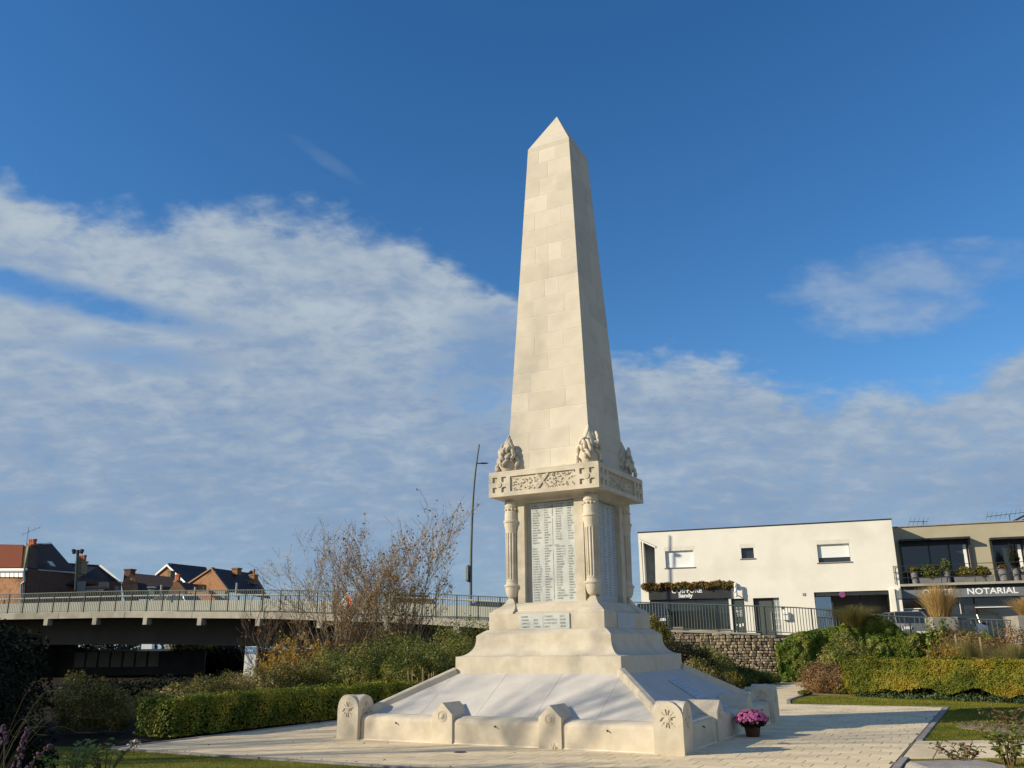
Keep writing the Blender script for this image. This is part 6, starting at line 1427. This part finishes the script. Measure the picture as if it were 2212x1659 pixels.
# rose bed in the lawn
rb_ = gnd(2188, 1571); structure('rose_bed', MB().lathe([(1.0, -.02), (.98, .005), (.7, .035), (.2, .05)], 28, c=(rb_.x, rb_.y, 0)), mat('rose bed soil', (.16, .115, .07), (.40, .31, .20), scale=14, rough=1, bump=1, bscale=30))
V, Fq, r_ = leaves(np.stack([rb_.x + (q_ := rng.normal(size=1800) * .42), rb_.y + rng.normal(size=1800) * .42, np.full(1800, .045)], 1), .022, np.tile([0, 0, 1.], (1800, 1)), .5, .6); tag(link('dead_leaf_litter', npmesh('dead_leaf_litter', V, Fq, L_BROWN, r_)), 'scattered brown leaf litter on the round rose bed', 'leaf litter', kind='stuff')
leafy('rose_bush', 'low rose bush with reddish leaves on the round bed in the lawn', (rb_.x + .05, rb_.y + .1, .02), 16, 10, .095, [LR] * 5, cat='rose bush', h=.32, spread=.75, seed=11, nmax=160)
rp = gnd(2165, 1652); leafy('rose_bush', 'upright rose bush with green and red leaves at the lower right corner', (rp.x + .05, rp.y - .1, .0), 20, 14, .095, [LR, LG, LR, LG, LG], cat='rose bush', h=.50, spread=.40, seed=12, nmax=280)
leafy('rose_bush', 'low sprawling rose shoots beside the upright rose bush', (rp.x - .5, rp.y + .0, .0), 14, 10, .085, [LR] * 5, cat='rose bush', h=.27, spread=.40, seed=14)
sm_ = MB().hexa([Vector((-.5, -.5, -.05)), Vector((.62, -.5, -.05)), Vector((.60, .22, -.05)), Vector((-.48, .20, -.05))], [Vector((-.46, -.5, .07)), Vector((.58, -.5, .085)), Vector((.54, .16, .08)), Vector((-.42, .14, .07))])
stn = sm_.build('flat_stone', KERB, None, bevel=.03, loc=(5.62, 12.45, 0)); tag(stn, 'flat pale grey stone slab at the bottom edge beside the roses', 'stone')
# chrysanthemum in a pot against the low wall
cx_ = empty('potted_chrysanthemum', (4.22, 16.70, 0), 'pink purple chrysanthemum in a brown plastic pot against the low wall', 'potted plant')
MB().lathe([(.115, .0), (.15, .22), (.155, .225), (.155, .25), (.14, .25), (.13, .23)], 20).build('pot', mat('brown plastic pot', (.075, .03, .016), rough=.5), cx_, smooth=False)
foliage_blobs('foliage', [(0, 0, .27, .26, .26, .14)], 2200, .022, L_DARK, cx_, floor=.16, rough=.1)
hd_ = MB()
for r_, z_, n_ in ((1, 0, 9), (.72, .22, 8), (.4, .38, 6)):
    for i in range(n_):
        a = 2 * pi * i / n_ + r_; hd_.add([(0, 0, z_ * .6), (r_ * cos(a - .3), r_ * sin(a - .3), z_), (r_ * 1.12 * cos(a), r_ * 1.12 * sin(a), z_ + .06), (r_ * cos(a + .3), r_ * sin(a + .3), z_)], [(0, 1, 2, 3)])
fm = [hd_.mesh('flower_head', mat('magenta petals', (.46, .06, .24), (.66, .22, .42), scale=40, rough=.6, rnd=.35))]
for i in range(150):
    u_ = 1 - (i + .5) / 150 * .98; a = i * 2.39996; s_ = sqrt(1 - u_ * u_); c_ = Vector((.285 * s_ * cos(a), .285 * s_ * sin(a), .27 + .175 * u_)) * (1 + random.uniform(-.10, .06)); n__ = Vector((s_ * cos(a), s_ * sin(a), u_ * 1.2))
    link('flower_head', fm[0], cx_, c_, n__.to_track_quat('Z', 'Y').to_euler(), (random.uniform(.022, .036),) * 3)
# tufts of grass at the foot of the low wall, fallen leaves
tf = MW_ = mw(1.10, -3.27); tuft('grass_sprig', 'tiny green grass sprig growing at the foot of the low wall', (tf.x, tf.y, 0), 9, .11, .05, L_GRN, cat='weed', wb=.02, bw=.004)

FLM = leafmat('fallen leaves', [(.16, .07, .03), (.30, .16, .05), (.42, .28, .10), (.22, .18, .08)], trans=.1)
fp_ = []
for _ in range(260):
    r_ = random.random()
    if r_ < .35: q = mw(random.uniform(-5.9, 6.1), -6.0 + random.gauss(0, .12))
    elif r_ < .55: q = mw(random.uniform(-5.8, 6.0), random.uniform(-5.9, -3.4))
    elif r_ < .75: q = mw(random.uniform(-6.1, -5.7), random.uniform(-5.5, 5))
    else: q = Vector((random.uniform(7, 12), random.uniform(16, 22), 0))
    fp_.append((q.x, q.y, .012))
V, Fq, r_ = leaves(np.array(fp_), .022, np.tile([0, 0, 1.], (len(fp_), 1)), .35, .6); tag(link('fallen_leaves', npmesh('fallen_leaves', V, Fq, FLM, r_)), 'scattered fallen leaves along the kerbs and paving', 'leaf litter', kind='stuff')
# ivy and plants on the buildings
iv = MB(); B_ = []
for i in range(16): B_.append((.30 + i * .305, -.14, 4.60 + .05 * sin(i * 2.1), .22, .16, .17))
fb = foliage_blobs('autumn_vine', B_, 9000, .055, leafmat('autumn vine leaves', [(.10, .06, .02), (.20, .12, .03), (.26, .16, .05), (.16, .16, .04)], trans=.3), None, rough=.4)
fb.matrix_world = Matrix.Translation(FA) @ Matrix.Rotation(FR, 4, 'Z'); tag(fb, 'brown and green vine hanging over the top of the hairdresser sign', 'vine')
PG = mat('grey plant pot', (.16, .16, .165), (.20, .20, .205), scale=3, rough=.7)
FMx = Matrix.Translation(FA) @ Matrix.Rotation(FR, 4, 'Z')
def bpot(x, z_h, w, label, leafm, lh, lw_, n=900, oblong=0, pm=PG, lsz=.045):
    p = FMx @ Vector((x, .45, 4.335)); e = empty('balcony_pot', p, label, 'potted plant', 'plants on the office balcony', FR)
    if oblong: MB().hexa([Vector((-oblong, -.14, 0)), Vector((oblong, -.14, 0)), Vector((oblong, .14, 0)), Vector((-oblong, .14, 0))], [Vector((-oblong - .03, -.17, z_h)), Vector((oblong + .03, -.17, z_h)), Vector((oblong + .03, .17, z_h)), Vector((-oblong - .03, .17, z_h))]).build('trough', pm, e, bevel=.01)
    else: MB().lathe([(w * .68, 0), (w * .95, z_h * .92), (w * 1.05, z_h * .93), (w * 1.05, z_h), (w * .9, z_h), (w * .85, z_h - .04)], 18).build('pot', pm, e)
    foliage_blobs('foliage', [(0, 0, z_h + lh * .45, lw_, min(lw_, .3), lh * .55)], n, lsz, leafm, e, rough=.35)
bpot(13.95, .62, .20, 'tall tapered grey pot with a small yellow plant, leftmost on the balcony', L_YEL, .22, .24)
bpot(14.75, .30, .2, 'green trailing plant in a long grey trough near the left balcony end', L_OLIVE, .62, .55, 1800, .62)
bpot(15.45, .60, .17, 'narrow tall grey pot with a thin green plant, middle of the balcony', L_OLIVE, .55, .24, 500)
bpot(16.35, .30, .2, 'long grey trough with yellow brown grasses under the wide window', L_YEL, .45, .50, 1300, .60)
bpot(17.02, .28, .2, 'bright yellow green rounded plant in a low trough', L_YEL, .48, .34, 1600, .45)
bpot(17.95, .60, .26, 'widest round grey pot with a fading plant', L_RUST, .20, .24, 600)
bpot(18.50, .60, .18, 'tapered grey pot with a slim conifer', L_DARK, 1.05, .20, 1500)
bpot(19.25, .32, .2, 'trough of orange flowers at the right end of the balcony', L_ORG, .42, .5, 1600, .55)
bpot(20.3, .32, .2, 'trough of mixed green plants beyond the orange flowers', L_OLIVE, .45, .5, 900, .5)
# plants inside and round the shop window
p = FMx @ Vector((1.95, -.35, 1.63)); tag(MB().box(-.36, .30, -.2, .2, 0, .82).build('stone_block', mat('tan stone block', (.34, .25, .15), (.42, .32, .2), scale=4, rough=.9), None, bevel=.06, loc=p), 'rough tan stone block in front of the hairdresser window', 'stone')

# ------------------------------------------------------------------ trees standing left of the camera (their shade falls into the picture)
random.seed(5)
bare_tree('bare_tree', 'tall bare tree standing left of the plaza outside the frame', (-22.5, 11.4, 0), 3, 12.0, BARK, .06, maxlev=3, fan=.34, r0=.11, spread=.55, lsize=.07, split=(2, 3))
sh1 = empty('shade_evergreen', (-10.2, 9.6, 0), 'tall evergreen outside the left edge of the frame', 'tree')
foliage_blobs('crown', [(0, 0, 2.8, 1.5, 1.3, 2.3), (-.8, -1.0, 2.2, 1.4, 1.3, 2.0), (.9, -1.1, 1.8, 1.2, 1.0, 1.6)], 26000, .07, L_DARK, sh1, floor=.1, rough=.2, shell=.7)
MB().tube([(0, 0, 0), (0, 0, 3.4)], [.16, .06], 8).build('trunk', BARKD, sh1)
sh2 = empty('shade_hedge', (-12.3, 17.0, 0), 'row of evergreen bushes outside the left edge of the frame', 'hedge')
foliage_blobs('leaf_mass', [(0, -3.6, 1.1, 1.1, 1.5, 1.25), (0, -1.6, 1.2, 1.1, 1.4, 1.3), (-.1, .6, 1.2, 1.1, 1.5, 1.35), (0, 2.7, 1.2, 1.1, 1.5, 1.35), (0, 4.6, 1.1, 1.1, 1.4, 1.25)], 30000, .07, L_DARK, sh2, floor=.02, rough=.2, shell=.7)
MB().tube([(0, -3.6, 0), (0, -3.6, 1.2)], .08, 6).tube([(0, .6, 0), (0, .6, 1.2)], .08, 6).build('trunk', BARKD, sh2)
